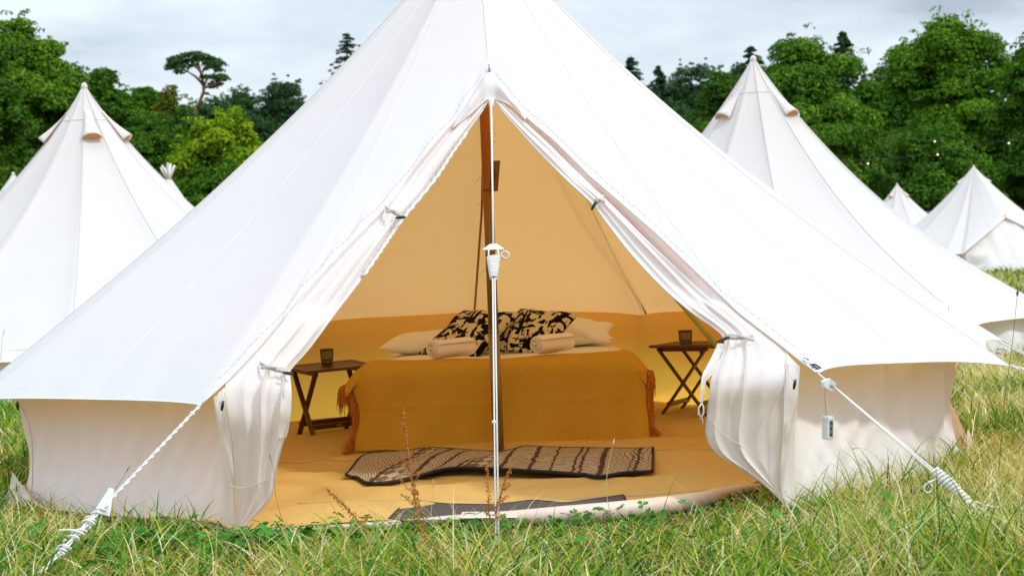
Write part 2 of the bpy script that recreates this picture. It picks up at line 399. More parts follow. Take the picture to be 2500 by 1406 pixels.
# rear walls
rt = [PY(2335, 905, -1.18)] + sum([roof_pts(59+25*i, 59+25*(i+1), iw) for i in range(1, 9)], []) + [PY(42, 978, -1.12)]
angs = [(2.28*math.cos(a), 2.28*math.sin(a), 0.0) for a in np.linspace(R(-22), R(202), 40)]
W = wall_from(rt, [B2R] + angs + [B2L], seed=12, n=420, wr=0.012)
tag(grid_obj('wall', W, M['wall_rear_lit'], tent), 'rear wall seen through the open door')
# grubby sod skirt lying at the foot of both side corners
def skirt(pts, hts, nm, lab):
    P = []
    n = 40; A = poly_at(pts, np.linspace(0, 1, n)); H = np.interp(np.linspace(0, 1, n), np.linspace(0, 1, len(hts)), hts)
    for k in range(8):
        t = k/7; Q = A.copy(); rad = A.copy(); rad[:, 2] = 0; rad /= np.linalg.norm(rad, axis=1)[:, None]
        Q += rad*(0.02 + 0.10*(1-t)**1.5)[..., None] if False else rad*(0.015 + 0.045*(1-t)**1.5 + 0.003*smoothnoise(n, 6, k)[:, None])
        Q[:, 2] += H*t; P.append(Q)
    tag(grid_obj('ground_skirt', np.array(P), M['sill'], tent), lab)
skirt([(1.99,-1.06,0), B2R, (2.12, -0.80, 0)], [0.03, 0.14, 0.13], 'r', 'pinkish groundsheet edge at the right corner')
skirt([(-1.93,-1.26,0), B2L, (-2.12,-0.98, 0)], [0.03, 0.10, 0.14], 'l', 'pinkish groundsheet edge at the left corner')
# wall seams
def px_line(pts, off, n=40):
    return [Vector(p) for p in resample([tuple(PD(a, b, off)) for a, b in pts], n)]
MB().tube([Vector(p) for p in resample([tuple(PY(a, b, y)) for a, b, y in ((40,982,-1.2),(62,1010,-1.23),(76,1060,-1.26),(80,1120,-1.27),(78,1190,-1.27),(72,1236,-1.28))], 30)], 0.0024, 5).build('wall_seam', M['stitch'], tent)
# ---- hood over the door peak
def hood():
    up = [(1105,306),(1150,238),(1195,176),(1240,234),(1284,286)]; lo = [(1105,314),(1148,280),(1195,244),(1243,257),(1284,294)]
    n = 64; U = resample([tuple(PD(a, b, 0.004)) for a, b in up], n); L_ = resample([tuple(PD(a, b, 0.012)) for a, b in lo], n)
    P = []; s = np.linspace(0, 1, n)
    for k in range(16):
        t = k/15; Q = U*(1-t) + L_*t
        o_ = 0.030*math.sin(math.pi*min(1, t*1.1))*np.sin(math.pi*s) + 0.012*np.sin(s*2*math.pi*4.5+0.6)*t*(1-0.35*t)*np.sin(math.pi*s)
        Q[:, 1] -= o_; Q[:, 2] += o_*0.5; P.append(Q)
    return np.array(P)
hd = grid_obj('door_hood', hood(), M['canvas'], tent)
MB().tube(px_line([(1105,314),(1148,280),(1195,244),(1243,257),(1284,294)], 0.016, 40), 0.003, 6).build('hem', M['stitch'], hd)
# ---- tied back door curtains
def curtain(rows, pleats, amp, seed, nm_label, n=150, m=130, ties=()):
    O = [[tuple(PD(*o, -0.012)), tuple(PD(*i, 0.0))] for o, i in rows]
    RW = resample(O, n); w = np.linspace(0, 1, m); P = []
    rn = np.random.default_rng(seed)
    ph = smoothnoise(n, 4, seed)*0.5; wd = np.linalg.norm(RW[:, 1]-RW[:, 0], axis=1); t_tie = ties[-1][0]
    nr = 4; c0 = np.array([.18, .45, .70, .92]) + rn.uniform(-.06, .06, nr); sg = rn.uniform(0.05, 0.11, nr); am = rn.uniform(0.5, 1.15, nr); dr = rn.uniform(-0.12, 0.12, nr)
    cb = np.array([0.34, 0.58, 0.69, 0.93]) + rn.uniform(-.05, .05, 4); sb = np.array([.085, .030, .070, .040]); ab = np.array([.45, 1.0, .5, .8])
    for i in range(n):
        v = i/(n-1); ww = w.copy()
        Q = RW[i, 0] + (RW[i, 1]-RW[i, 0])*ww[:, None]
        k = np.clip((v-t_tie)/0.05, 0, 1); k = k*k*(3-2*k); vb = np.clip((v-t_tie)/(1-t_tie), 0, 1)
        up = np.zeros(m); lo = np.zeros(m)
        for q in range(nr):
            x = (w - (c0[q] + dr[q]*math.sin(5*v+q)))/sg[q]; up += am[q]*np.exp(-np.abs(x)**1.6)*(1+0.3*math.sin(9*v+q*2))
            x = (w - (cb[q] + 0.10*(vb-0.3)*(0.7-cb[q]) + 0.02*math.sin(6*v+q)))/(sb[q]*(1+0.9*vb)); lo += 1.25*(ab[q] if q < len(ab) else 0)*np.exp(-np.abs(x)**(1.15 if q % 2 else 1.5))*(1-0.45*vb)
        a = amp*min(1.0, wd[i]/0.20)
        for tv, tw in ties: a *= 1 - 0.5*math.exp(-((v-tv)/tw)**2)
        if seed == 5: up = up - 2.6*np.exp(-np.abs((w-0.20-0.05*math.sin(4*v))/0.10)**2.2)*min(1, v/0.12)
        edge = np.clip(w/0.06, 0, 1)*np.clip((1-w)/0.02+0.3, 0, 1)
        o_ = a*1.7*(up*(1-k) + lo*k)*edge + 0.004*math.sin(math.pi*vb)*w*k
        Q[:, 1] -= o_*0.85; Q[:, 2] += o_*0.35*(1 if Q[:, 2].mean() > 0.5 else 0)
        P.append(Q)
    P = np.array(P); o = grid_obj('door_curtain', P, M['curtain'], tent); tag(o, nm_label); return o, P
rowsL = [[(1172,236),(1192,250)],[(1108,298),(1168,286)],[(1030,388),(1105,373)],[(985,445),(1062,438)],[(945,500),(985,533)],[(893,552),(955,575)],[(813,634),(925,620)],[(755,695),(874,693)],
 [(700,758),(815,770)],[(655,812),(758,848)],[(630,842),(706,909)],[(598,876),(709,935)],[(562,914),(708,965)],[(549,950),(706,1010)],[(558,1010),(700,1050)],[(566,1075),(688,1088)],[(572,1145),(673,1150)],[(576,1215),(661,1214)],[(577,1275),(612,1268)],[(577,1297),(590,1290)]]
curL, PL = curtain(rowsL, 3.6, 0.024, 3, 'door curtain tied back on the left', ties=((0.27,0.04),(0.585,0.035)))
rowsR = [[(1226,232),(1208,250)],[(1290,288),(1262,312)],[(1358,342),(1316,372)],[(1444,428),(1390,446)],[(1486,464),(1446,498)],[(1545,512),(1492,558)],[(1608,568),(1545,625)],[(1708,665),(1620,704)],[(1768,724),(1690,764)],[(1822,774),(1745,803)],
 [(1856,800),(1768,828)],[(1888,824),(1764,862)],[(1921,852),(1742,910)],[(1920,925),(1733,950)],[(1914,1000),(1727,1006)],[(1909,1070),(1724,1062)],[(1905,1120),(1750,1106)],[(1904,1165),(1815,1148)],[(1908,1195),(1866,1182)],[(1916,1225),(1900,1215)],[(1921,1240),(1918,1237)]]
curR, PR = curtain(rowsR, 3.2, 0.019, 5, 'door curtain tied back on the right', ties=((0.25,0.04),(0.575,0.035)))
# hem bands on the curtains
for P_, w0, par in ((PL, -1, curL), (PR, -1, curR)):
    MB().tube([Vector(p)+Vector((0,-0.003,0)) for p in P_[4:, w0]], 0.0026, 5).build('hem', M['seam'], par)
for pts, par in (([(560,1185),(600,1190),(668,1163)], curL), ([(1727,1012),(1760,1055),(1810,1088),(1850,1120),(1880,1160)], curR)):
    o_ = px_line(pts, 0.028, 24); MB().tube(o_, 0.0018, 5).build('hem', M['seam'], par)
MB().tube(px_line([(549,960),(556,1010),(566,1070),(571,1140),(572,1220),(577,1290)], 0.012, 40), 0.0024, 5).build('wall_seam', M['stitch'], tent)
MB().tube(px_line([(1921,879),(1915,960),(1911,1060),(1904,1165),(1908,1225)], 0.012, 40), 0.0022, 5).build('wall_seam', M['seam'], tent)
# zip tape with frilled edge on the left curtain
zt = []
for i in range(17, 76):
    zt.append(Vector(PL[i, -2]) + Vector((0.004*math.sin(i*2.4), -0.016, 0)))
MB().strip(zt, (1, 0.2, 0.4), 0.020, 0.002).build('zip_tape', M['seam'], curL)
# the loose inner flap hanging from each tie
def flap(rows, label, par, mat='curtain', n=40):
    RW = resample([[tuple(PD(*o, 0.02)), tuple(PD(*i, 0.02))] for o, i in rows], n); w = np.linspace(0, 1, 14)
    P = []
    for i in range(n):
        Q = RW[i, 0] + (RW[i, 1]-RW[i, 0])*w[:, None]; Q[:, 1] -= 0.014*np.sin(w*math.pi*1.0 + i*0.05); P.append(Q)
    o = grid_obj('hanging_flap', np.array(P), M[mat], par); tag(o, label); return o
flap([[(690,915),(708,915)],[(688,950),(711,955)],[(685,1000),(709,1005)],[(682,1040),(704,1045)],[(683,1070),(698,1068)]], 'narrow flap below the left tie', curL)
flap([[(1752,838),(1772,838)],[(1738,868),(1758,872)],[(1722,898),(1744,908)],[(1712,920),(1726,930)],[(1710,950),(1722,955)],[(1707,980),(1717,984)]], 'curling flap below the right tie', curR)
mb = MB(); lp = [PD(1713, 984, 0.03), PD(1706,995,0.03), PD(1705,1010,0.03), PD(1713,1018,0.03), PD(1718,1008,0.03), PD(1717,992,0.03), PD(1713,984,0.03)]
mb.tube(lp, 0.0032, 6); mb.tube([PD(1712,1016,.03), PD(1709,1024,.03)], 0.002, 5); mb.tube([PD(1713,1016,.03), PD(1716,1030,.03), PD(1715,1038,.03)], 0.0012, 5)
mb.build('cord_loop', M['rope'], curR)
def tie(a, b, dn, tog, par, knob_ang):
    A, B = PD(*a, 0.03), PD(*b, 0.055); A2, B2 = PD(a[0]+3, a[1]+12, 0.03), PD(b[0]-2, b[1]-6, 0.055)
    mid = [A.lerp(B, 0.5) + Vector((0, -0.03, -0.004)), A2.lerp(B2, 0.5) + Vector((0, -0.03, 0.006))]
    mb = MB()
    mb.strip(resample([tuple(A), tuple(mid[0]), tuple(B)], 14), (0, -0.2, 1), 0.015, 0.003)
    mb.strip(resample([tuple(A2), tuple(mid[1]), tuple(B2)], 14), (0, -0.2, 1), 0.013, 0.003)
    t = mb.build('tie_back', M['seam'], par)
    c = PD(*tog, 0.075); d = Vector((math.cos(knob_ang), 0, math.sin(knob_ang)))
    MB().tube([c - d*0.021, c - d*0.012, c, c + d*0.012, c + d*0.021], [0.003, 0.006, 0.0065, 0.006, 0.003], 8).build('toggle', M['black'], t)
tie((940,505), (982,528), 0, (978,531), curL, 0.05)
tie((634,885), (704,908), 0, (704,911), curL, -0.15)
tie((1474,480), (1452,496), 0, (1450,502), curR, 1.0)
tie((1838,818), (1772,824), 0, (1769,827), curR, 0.35)
# toggles hanging under the eave
for px, py, dx in ((543, 990, 0), (1940, 938, 0)):
    a = PD(px-8 if px < 1000 else px-14, py-35 if px < 1000 else py-50, 0.0); c = PD(px, py, 0.05)
    mb = MB(); mb.tube([a, c + Vector((-0.012, 0, 0.03)), c], 0.0016, 5); mb.tube([a + Vector((0.006, 0, 0)), c + Vector((0.012, 0, 0.02)), c], 0.0016, 5)
    t = mb.build('toggle_cord', M['seam'], tent)
    MB().tube([c + Vector((0.004, 0, 0.018)), c, c - Vector((0.004, 0, 0.018))], [0.004, 0.0065, 0.004], 8).build('toggle', M['black'], t)
c = PY(43, 990, -1.25); mb = MB(); mb.tube([c + Vector((-.01,0,.03)), c], 0.002, 5); t = mb.build('toggle_cord', M['seam'], tent)
MB().tube([c + Vector((0, 0, 0.018)), c, c - Vector((0, 0, 0.018))], [0.004, 0.0075, 0.004], 8).build('toggle', M['black'], t)
# ---- poles
pole_top = Vector((0, 0, 2.66)); pz = [0.02, 0.5, 0.51, 1.24, 1.25, 1.252, 1.9, 2.66]
mb = MB(); mb.tube([(0, -0.02, 0.03), (0, -0.02, 0.62)], 0.0275, 16); mb.tube([(0, -0.02, 0.62), (0, -0.02, 1.33)], 0.0255, 16); mb.tube([(0, -0.02, 1.33), (0, -0.02, 2.66)], 0.0255, 16)
mb.tube([(0, -0.02, 1.318), (0, -0.02, 1.336)], 0.027, 16); mb.tube([(0, -0.02, 0.615), (0, -0.02, 0.63)], 0.0285, 16)
cp = mb.build('centre_pole', M['pole'], tent)
for z_, a in ((1.72,2.0),(1.60,-0.5),(1.55,0.4),(1.38,2.8),(1.25,2.6),(1.02,0.2),(0.92,3.0)):
    s_ = 1 if math.cos(a) > 0 else -1; p = Vector((0.024*s_, -0.03, z_))
    MB().tube([p, p + Vector((0.012*s_, -0.01, 0.006)), p + Vector((0.03*s_, -0.012, random.uniform(-.02, .02)))], 0.0011, 4).build('snagged_thread', M['cord'], cp)
peak = PD(1195, 190, -0.03)
for px, y_ in ((1.36, -1.62), (-1.30, -1.66)):
    MB().tube([peak + Vector((0.01*(1 if px > 0 else -1), 0.02, 0)), (px, y_, 0.02)], 0.0115, 12).build('door_pole', M['polegold'], tent)
mb = MB(); s0 = PD(1195, 178, 0.0); mb.tube([s0 - Vector((0,0,.02)), s0 + Vector((0, 0, 0.004))], 0.010, 10); mb.tube([s0, s0 + Vector((0, 0, 0.036))], 0.0042, 8)
mb.build('pole_spike', M['steel'], tent)
# inner cords from the apex to the rear corners
MB().tube([PY(1603, 826, 2.08), Vector((0.02, 0.0, 2.6))], 0.0055, 6).build('inner_cord', M['cord'], tent)
MB().tube([Vector(PY(1157, 770, 2.1)), Vector(PY(1160, 740, 2.07)), Vector(PY(1176, 520, 1.2)), Vector((0.0, 0.05, 1.75))], 0.0075, 6).build('inner_cord', M['cord'], tent)
MB().ball(PY(1601, 828, 2.02), 0.012).build('cord_knot', M['cord'], tent)
# ---- groundsheet and its rolled sill
sill_px = [(590,1297),(760,1290),(908,1282),(1030,1276),(1124,1270),(1304,1261),(1448,1251),(1556,1241),(1700,1221),(1790,1198),(1900,1180)]
sill_r = [.008,.010,.013,.020,.026,.034,.036,.034,.028,.02,.012]
sill = [PZ(a, b, r) for (a, b), r in zip(sill_px, sill_r)]
def floor_grid():
    n, m = 90, 110; fr = poly_at(sill, np.linspace(0, 1, m)); P = np.zeros((n, m, 3))
    th = np.linspace(R(238), R(302), m)
    for j in range(m):
        x0, y0 = fr[j, 0], fr[j, 1]; xb = -2.2 + 4.4*j/(m-1); yb = math.sqrt(max(2.26**2 - xb*xb, 0.02))
        for i in range(n):
            t = i/(n-1); xx = x0 + (xb*min(1, t*2.2) - x0*min(1, t*2.2)) ; yy = y0 + (yb - y0)*t
            P[i, j] = (xx, yy, 0.018)
    x, y = P[..., 0], P[..., 1]
    P[..., 2] += 1.25*(0.010*np.sin(3.1*x + 2.2*y + 1) + 0.009*np.sin(9*y + 1.6*np.sin(2.2*x)) + 0.005*np.sin(17*y - 3*x + 2*np.sin(3*x))) + 0.006
    P[..., 2] = np.maximum(P[..., 2], 0.006)
    for cx_, cy_, a_, sx_, sy_ in ((-0.8,-0.35,.035,.35,.05),(-0.9,-0.75,.03,.5,.05),(-0.1,-1.25,.03,.8,.05),(0.95,-0.6,.025,.35,.05),(0.9,0.1,.03,.2,.06)):
        P[..., 2] += a_*np.exp(-((x-cx_)/sx_)**2 - ((y-cy_-0.06*np.sin(5*x))/sy_)**2)
    return P
FG = floor_grid()
fl = grid_obj('groundsheet', FG, M['floor'], tent)
for yy, x0, x1 in ((-1.62, -0.95, 1.0), (-0.62, 0.55, 1.25), (-0.35, -1.15, -0.6)):
    pts = []
    for k in range(40):
        x = x0 + (x1-x0)*k/39; i = np.argmin((FG[..., 0]-x)**2 + (FG[..., 1]-(yy+0.03*math.sin(4*x)))**2); q = FG.reshape(-1, 3)[i]; pts.append((x, q[1], q[2]+0.003))
    pts = np.array(pts); kk = np.ones(7)/7
    for c_ in (1, 2): pts[3:-3, c_] = np.convolve(pts[:, c_], kk, 'valid')
    MB().tube(pts[3:-3], 0.0016, 5).build('stitch_line', M['stitch'], fl)
rs = resample([tuple(p) for p in sill], 80); rr = np.interp(np.linspace(0, 1, 80), np.linspace(0, 1, len(sill_r)), sill_r)
so = MB().tube(rs, list(rr), 16).build('door_sill', M['sill'], tent); tag(so, 'rolled pinkish sill across the doorway')
# ---- guy ropes
def twisted(a, b, n_turn, r=0.0035, amp=0.005, n=150, phase=0):
    a, b = Vector(a), Vector(b); d = (b-a).normalized(); x = d.orthogonal().normalized(); y = d.cross(x); out_ = []
    for k in range(n):
        t = k/(n-1); th = 2*math.pi*n_turn*t + phase; out_.append(a.lerp(b, t) + x*math.cos(th)*amp + y*math.sin(th)*amp)
    return out_
# left
A = Vector(C1L); pegL = PZ(96, 1402, 0.02)
def seg_at(A, B, py):
    lo, hi = 0.0, 1.0
    def proj(p):
        v = MROT.inverted() @ (p - CAM); return 703 - FPX * v.y / (-v.z)
    for _ in range(40):
        m = (lo+hi)/2
        if proj(A.lerp(B, m)) < py: lo = m
        else: hi = m
    return A.lerp(B, lo)
k1 = seg_at(A, pegL, 1216); k0 = seg_at(A, pegL, 1010)
mb = MB()
for ph in (0, math.pi): mb.tube(twisted(A, k1, 7.5, amp=0.0032, phase=ph), 0.0034, 6)
mb.ball(k0, 0.010, 8, 6); g = mb.build('guy_rope', M['rope'], tent); tag(g, 'twisted white guy rope at the left door corner')
d = (pegL-A).normalized(); side = Vector((0, -0.45, 0.9)); sx = d.cross(side).normalized()
def plate(c, d, sx, L_, W_, name='rope_slider', par=None):
    n_ = d.cross(sx).normalized(); mb = MB(); pr = [(-L_*.5, -W_*.15), (-L_*.5, W_*.15), (L_*.5, W_*.5), (L_*.5, -W_*.5)]
    f = [c + d*u + sx*v - n_*0.003 for u, v in pr] + [c + d*u + sx*v + n_*0.003 for u, v in pr]
    mb.add(f, [(3,2,1,0),(4,5,6,7),(0,1,5,4),(1,2,6,5),(2,3,7,6),(3,0,4,7)])
    return mb.build(name, M['plastic'], par, smooth=False, bevel=0.002)
plate(k1 + d*0.02 + sx*0.008, (d*0.5 + sx*0.2 - Vector((0,0,.8))).normalized(), sx, 0.095, 0.066, par=g)
mb = MB()
K = [k1 + d*0.03, pegL]
for ph in (0, 2.1, 4.2): mb.tube(twisted(K[0], K[1], 2.2, amp=0.005, phase=ph, n=60), 0.0034, 6)
Lk = (pegL-K[0]).length*0.72
for q in range(7):                # overhand knots wrapped round the doubled line
    c = K[0] + d*(0.035 + Lk*(q+random.uniform(-.25, .25))/7.0); w_ = random.uniform(0.014, 0.026) - 0.001*q; up_ = d.cross(sx).normalized(); pts = []
    for k in range(25):
        th = 2*math.pi*(1.1+0.35*(q % 3))*k/24 + q*2.3; pts.append(c + d*((0.035+0.02*(q % 2))*k/24 - 0.02) + sx*math.cos(th)*w_*random.uniform(.9,1.1) + up_*math.sin(th)*w_*0.75)
    mb.tube(resample([tuple(p) for p in pts], 40), 0.0038, 6)
e0 = K[0] + d*Lk*0.55; mb.tube([e0, e0 + sx*0.02 + Vector((-0.02,0,.0)), e0 + Vector((-0.075, 0, 0.005))], 0.0046, 6)
mb.build('knotted_rope', M['rope'], g)
# right
A = Vector(C1R); pegR = PZ(2412, 1262, 0.01)
q1 = seg_at(A, pegR, 1150); q2 = seg_at(A, pegR, 1222); d = (pegR-A).normalized(); sx = d.cross(Vector((0,-.45,.9))).normalized(); up_ = sx.cross(d)
mb = MB()
for s_ in (-1, 1): mb.tube([A, q1 + sx*0.006*s_, q2 + sx*.004*s_, pegR + sx*0.006*s_], 0.0036, 6)
g = mb.build('guy_rope', M['rope'], tent); tag(g, 'doubled white guy rope at the right door corner')
mb = MB(); pts = []; NT = 11
for k in range(NT*16):
    t = k/(NT*16-1); th = 2*math.pi*NT*t; w_ = 0.015 + 0.007*math.sin(math.pi*min(1, t*1.15+0.1)) - 0.006*t; pts.append(q1.lerp(q2, t) + sx*math.cos(th)*w_ + up_*math.sin(th)*w_)
mb.tube(pts, 0.0055, 6); mb.build('rope_wrap', M['rope'], g)
mb = MB(); mb.tube(resample([tuple(q2), tuple(PZ(2386,1226,.05)), tuple(PZ(2415,1236,.05)), tuple(PZ(2443,1238,.05))], 14), 0.0048, 6)
cu = [PY(a, b, -2.2) for a, b in ((2295,1160),(2280,1172),(2266,1178),(2257,1186),(2256,1196),(2263,1202),(2272,1200),(2276,1190),(2272,1180))]
mb.build('rope_end', M['rope'], g)
MB().tube(resample([tuple(p) for p in cu], 30), 0.0045, 6).build('rope_end', M['rope'], g)
# front
A = PD(1200, 262, 0.02); pegF = PZ(1214, 1342, 0.0)
t1 = seg_at(A, pegF, 600); t2 = seg_at(A, pegF, 628); t3 = seg_at(A, pegF, 680); d = (pegF-A).normalized(); sx = Vector((1, 0, 0))
mb = MB(); mb.tube([A + Vector((0,0,.03)), t1], 0.0042, 8); mb.tube([A + Vector((0.0,0,.035)), A + Vector((0,-.004,.008)), A - Vector((0,0,.012))], [0.013, 0.011, 0.005], 8)
for s_ in (-1, 1): mb.tube([t2 + sx*0.020*s_, t3 + sx*0.0042*s_, pegF + sx*0.0052*s_], 0.0032, 6)
mb.ball(seg_at(A, pegF, 1030) + Vector((-.006,0,0)), 0.008)
for s_ in (-1, 1): mb.tube([t1 + sx*.018*s_, t2 + sx*.020*s_], 0.0034, 6)
g = mb.build('guy_rope', M['rope'], tent); tag(g, 'white guy rope hanging down the middle of the doorway')
plate(seg_at(A, pegF, 603), -d*-1, sx, 0.032, 0.092, par=g)
mb = MB(); pts = []; NT = 12; nrm = d.cross(sx)
for k in range(NT*16):
    t = k/(NT*16-1); th = 2*math.pi*NT*t; w_ = 0.026*(1-t) + 0.012*t; pts.append(t2.lerp(t3, t) + sx*math.cos(th)*w_ + nrm*math.sin(th)*0.010)
mb.tube(pts, 0.0042, 6); mb.build('rope_wrap', M['rope'], g); lp = [PY(a, b, t1.y-0.01) for a, b in ((1222,622),(1232,614),(1241,618),(1242,626),(1236,632),(1226,626),(1220,618))]
MB().tube(resample([tuple(p) for p in lp], 24), 0.004, 6).build('rope_loop', M['rope'], g)
# side guys
A = Vector(C2R); b_ = PY(2640, 940, -1.7)
mb = MB()
for ph in (0, math.pi): mb.tube(twisted(A, b_, 4, amp=0.004, phase=ph, n=50), 0.004, 6)
mb.ball(A.lerp(b_, 0.22), 0.012); tag(mb.build('guy_rope', M['rope'], tent), 'guy rope at the far right corner')
MB().tube([Vector(C2L), PZ(-120, 1250, 0)], 0.004, 6).build('guy_rope', M['rope'], tent)
for j in corner_j[2:-2]:
    a = Vector(RG[-1, j]); o_ = Vector((a.x, a.y, 0)).normalized(); MB().tube([a, Vector((a.x, a.y, 0)) + o_*0.75], 0.004, 5).build('guy_rope', M['rope'], tent)
# maker's patch near the right corner: a pale plate with dark worn printing
px0 = [(1936,868),(1962,866),(2012,898),(1990,914)]
mbp = MB(); q = [PD(*p, 0.006) for p in ((1950,874),(1966,872),(2014,902),(1990,908))]
def on_roof(u, v): return q[0].lerp(q[1], u).lerp(q[3].lerp(q[2], u), v)
mbp.add([on_roof(0,0), on_roof(1,0), on_roof(1,1), on_roof(0,1)], [(0,1,2,3)])
lab = mbp.build('maker_patch', M['plastic'], tent, smooth=False); mb = MB()
for u0, v0, u1, v1 in ((.1,.06,.4,.10),(.5,.03,.9,.09),(.75,.09,.95,.26),(.1,.16,.25,.45),(.3,.40,.8,.44),(.25,.5,.9,.62),(.4,.56,.6,.92),(.7,.55,.95,.9),(.15,.66,.35,.8),(.2,.84,.66,.90)):
    mb.add([on_roof(a, b) + Vector((0, -0.002, 0.002)) for a, b in ((u0,v0),(u1,v0+.02),(u1-.03,v1),(u0+.02,v1-.01))], [(0,1,2,3)])
mb.build('print', M['black'], lab, smooth=False)
# ================================================================== THINGS IN THE TENT
M['sheet'] = plain('cotton sheet', (0.86, 0.84, 0.81), 0.85, 0.04, 12, bump=0.003)
M['pillow'] = plain('pillow cotton', (0.88, 0.85, 0.82), 0.85, 0.04, 8, bump=0.004)
M['towel'] = plain('towelling', (0.90, 0.87, 0.85), 0.95, 0.08, 260, bump=0.002)
M['fringe'] = plain('rust tassels', (0.55, 0.18, 0.018), 0.9, 0.4, 60)
M['base'] = plain('bed base', (0.12, 0.08, 0.05), 0.8, 0.2)
def M_blanket():
    m, nt, o = mat_new('herringbone blanket')
    uv = nd(nt, 'ShaderNodeUVMap'); sp = nd(nt, 'ShaderNodeSeparateXYZ', {0: uv.outputs[0]})   # uv in metres
    zig = math_(nt, 'ABSOLUTE', math_(nt, 'SUBTRACT', math_(nt, 'FRACT', math_(nt, 'MULTIPLY', sp.outputs[0], 20.0)), 0.5))
    ph = math_(nt, 'ADD', math_(nt, 'MULTIPLY', sp.outputs[1], 95.0), math_(nt, 'MULTIPLY', zig, 3.6))
    tri = math_(nt, 'MULTIPLY', math_(nt, 'ADD', math_(nt, 'SINE', math_(nt, 'MULTIPLY', ph, 6.2832)), 1.0), 0.5)
    n = nd(nt, 'ShaderNodeTexNoise', {'Vector': uv.outputs[0], 'Scale': 160.0, 'Detail': 2.0}); n2 = nd(nt, 'ShaderNodeTexNoise', {'Vector': uv.outputs[0], 'Scale': 3.0, 'Detail': 3.0})
    c = mixc(nt, tri, (0.45, 0.225, 0.022), (0.90, 0.57, 0.085)); c = mixc(nt, math_(nt, 'MULTIPLY', n.outputs[0], 0.45), c, (0.75, 0.42, 0.03))
    c = mixc(nt, math_(nt, 'MULTIPLY', n2.outputs[0], 0.25), c, (0.5, 0.25, 0.02))
    b = nd(nt, 'ShaderNodeBump', {'Height': math_(nt, 'ADD', math_(nt, 'ADD', tri, n.outputs[0]), math_(nt, 'MULTIPLY', n2.outputs[0], 9.0)), 'Strength': 0.6, 'Distance': 0.005})
    p = nd(nt, 'ShaderNodeBsdfPrincipled', {'Base Color': c, 'Roughness': 0.95, 'Sheen Weight': 0.0, 'Specular IOR Level': 0.1, 'Normal': b.outputs[0]})
    nt.links.new(p.outputs[0], o.inputs[0]); return m
M['blanket'] = M_blanket()
def M_strokes():
    m, nt, o = mat_new('brush stroke print')
    uv = nd(nt, 'ShaderNodeUVMap')
    n0 = nd(nt, 'ShaderNodeTexNoise', {'Vector': uv.outputs[0], 'Scale': 9.0, 'Detail': 2.0})
    wv = nd(nt, 'ShaderNodeVectorMath', {0: n0.outputs['Color'], 1: (0.22, 0.22, 0.22)}, operation='MULTIPLY')
    def layer(rot, loc, sc, th):
        mp_ = nd(nt, 'ShaderNodeMapping', {'Vector': uv.outputs[0], 'Rotation': (0, 0, rot), 'Location': loc, 'Scale': sc})
        ad = nd(nt, 'ShaderNodeVectorMath', {0: mp_.outputs[0], 1: wv.outputs[0]}, operation='ADD')
        n = nd(nt, 'ShaderNodeTexNoise', {'Vector': ad.outputs[0], 'Scale': 1.0, 'Detail': 1.6, 'Roughness': 0.6})
        return math_(nt, 'GREATER_THAN', n.outputs[0], th)
    a = layer(0.7, (1, 2, 0), (4.5, 11, 1), 0.545); b = layer(-0.7, (5, 1, 0), (11, 4.5, 1), 0.555); c_ = layer(0.1, (9, 4, 0), (5, 13, 1), 0.585)
    f = math_(nt, 'MAXIMUM', math_(nt, 'MAXIMUM', a, b), c_)
    c = mixc(nt, f, (0.70, 0.61, 0.46), (0.008, 0.006, 0.006))
    p = nd(nt, 'ShaderNodeBsdfPrincipled', {'Base Color': c, 'Roughness': 0.9, 'Specular IOR Level': 0.08}); nt.links.new(p.outputs[0], o.inputs[0]); return m
M['strokes'] = M_strokes()
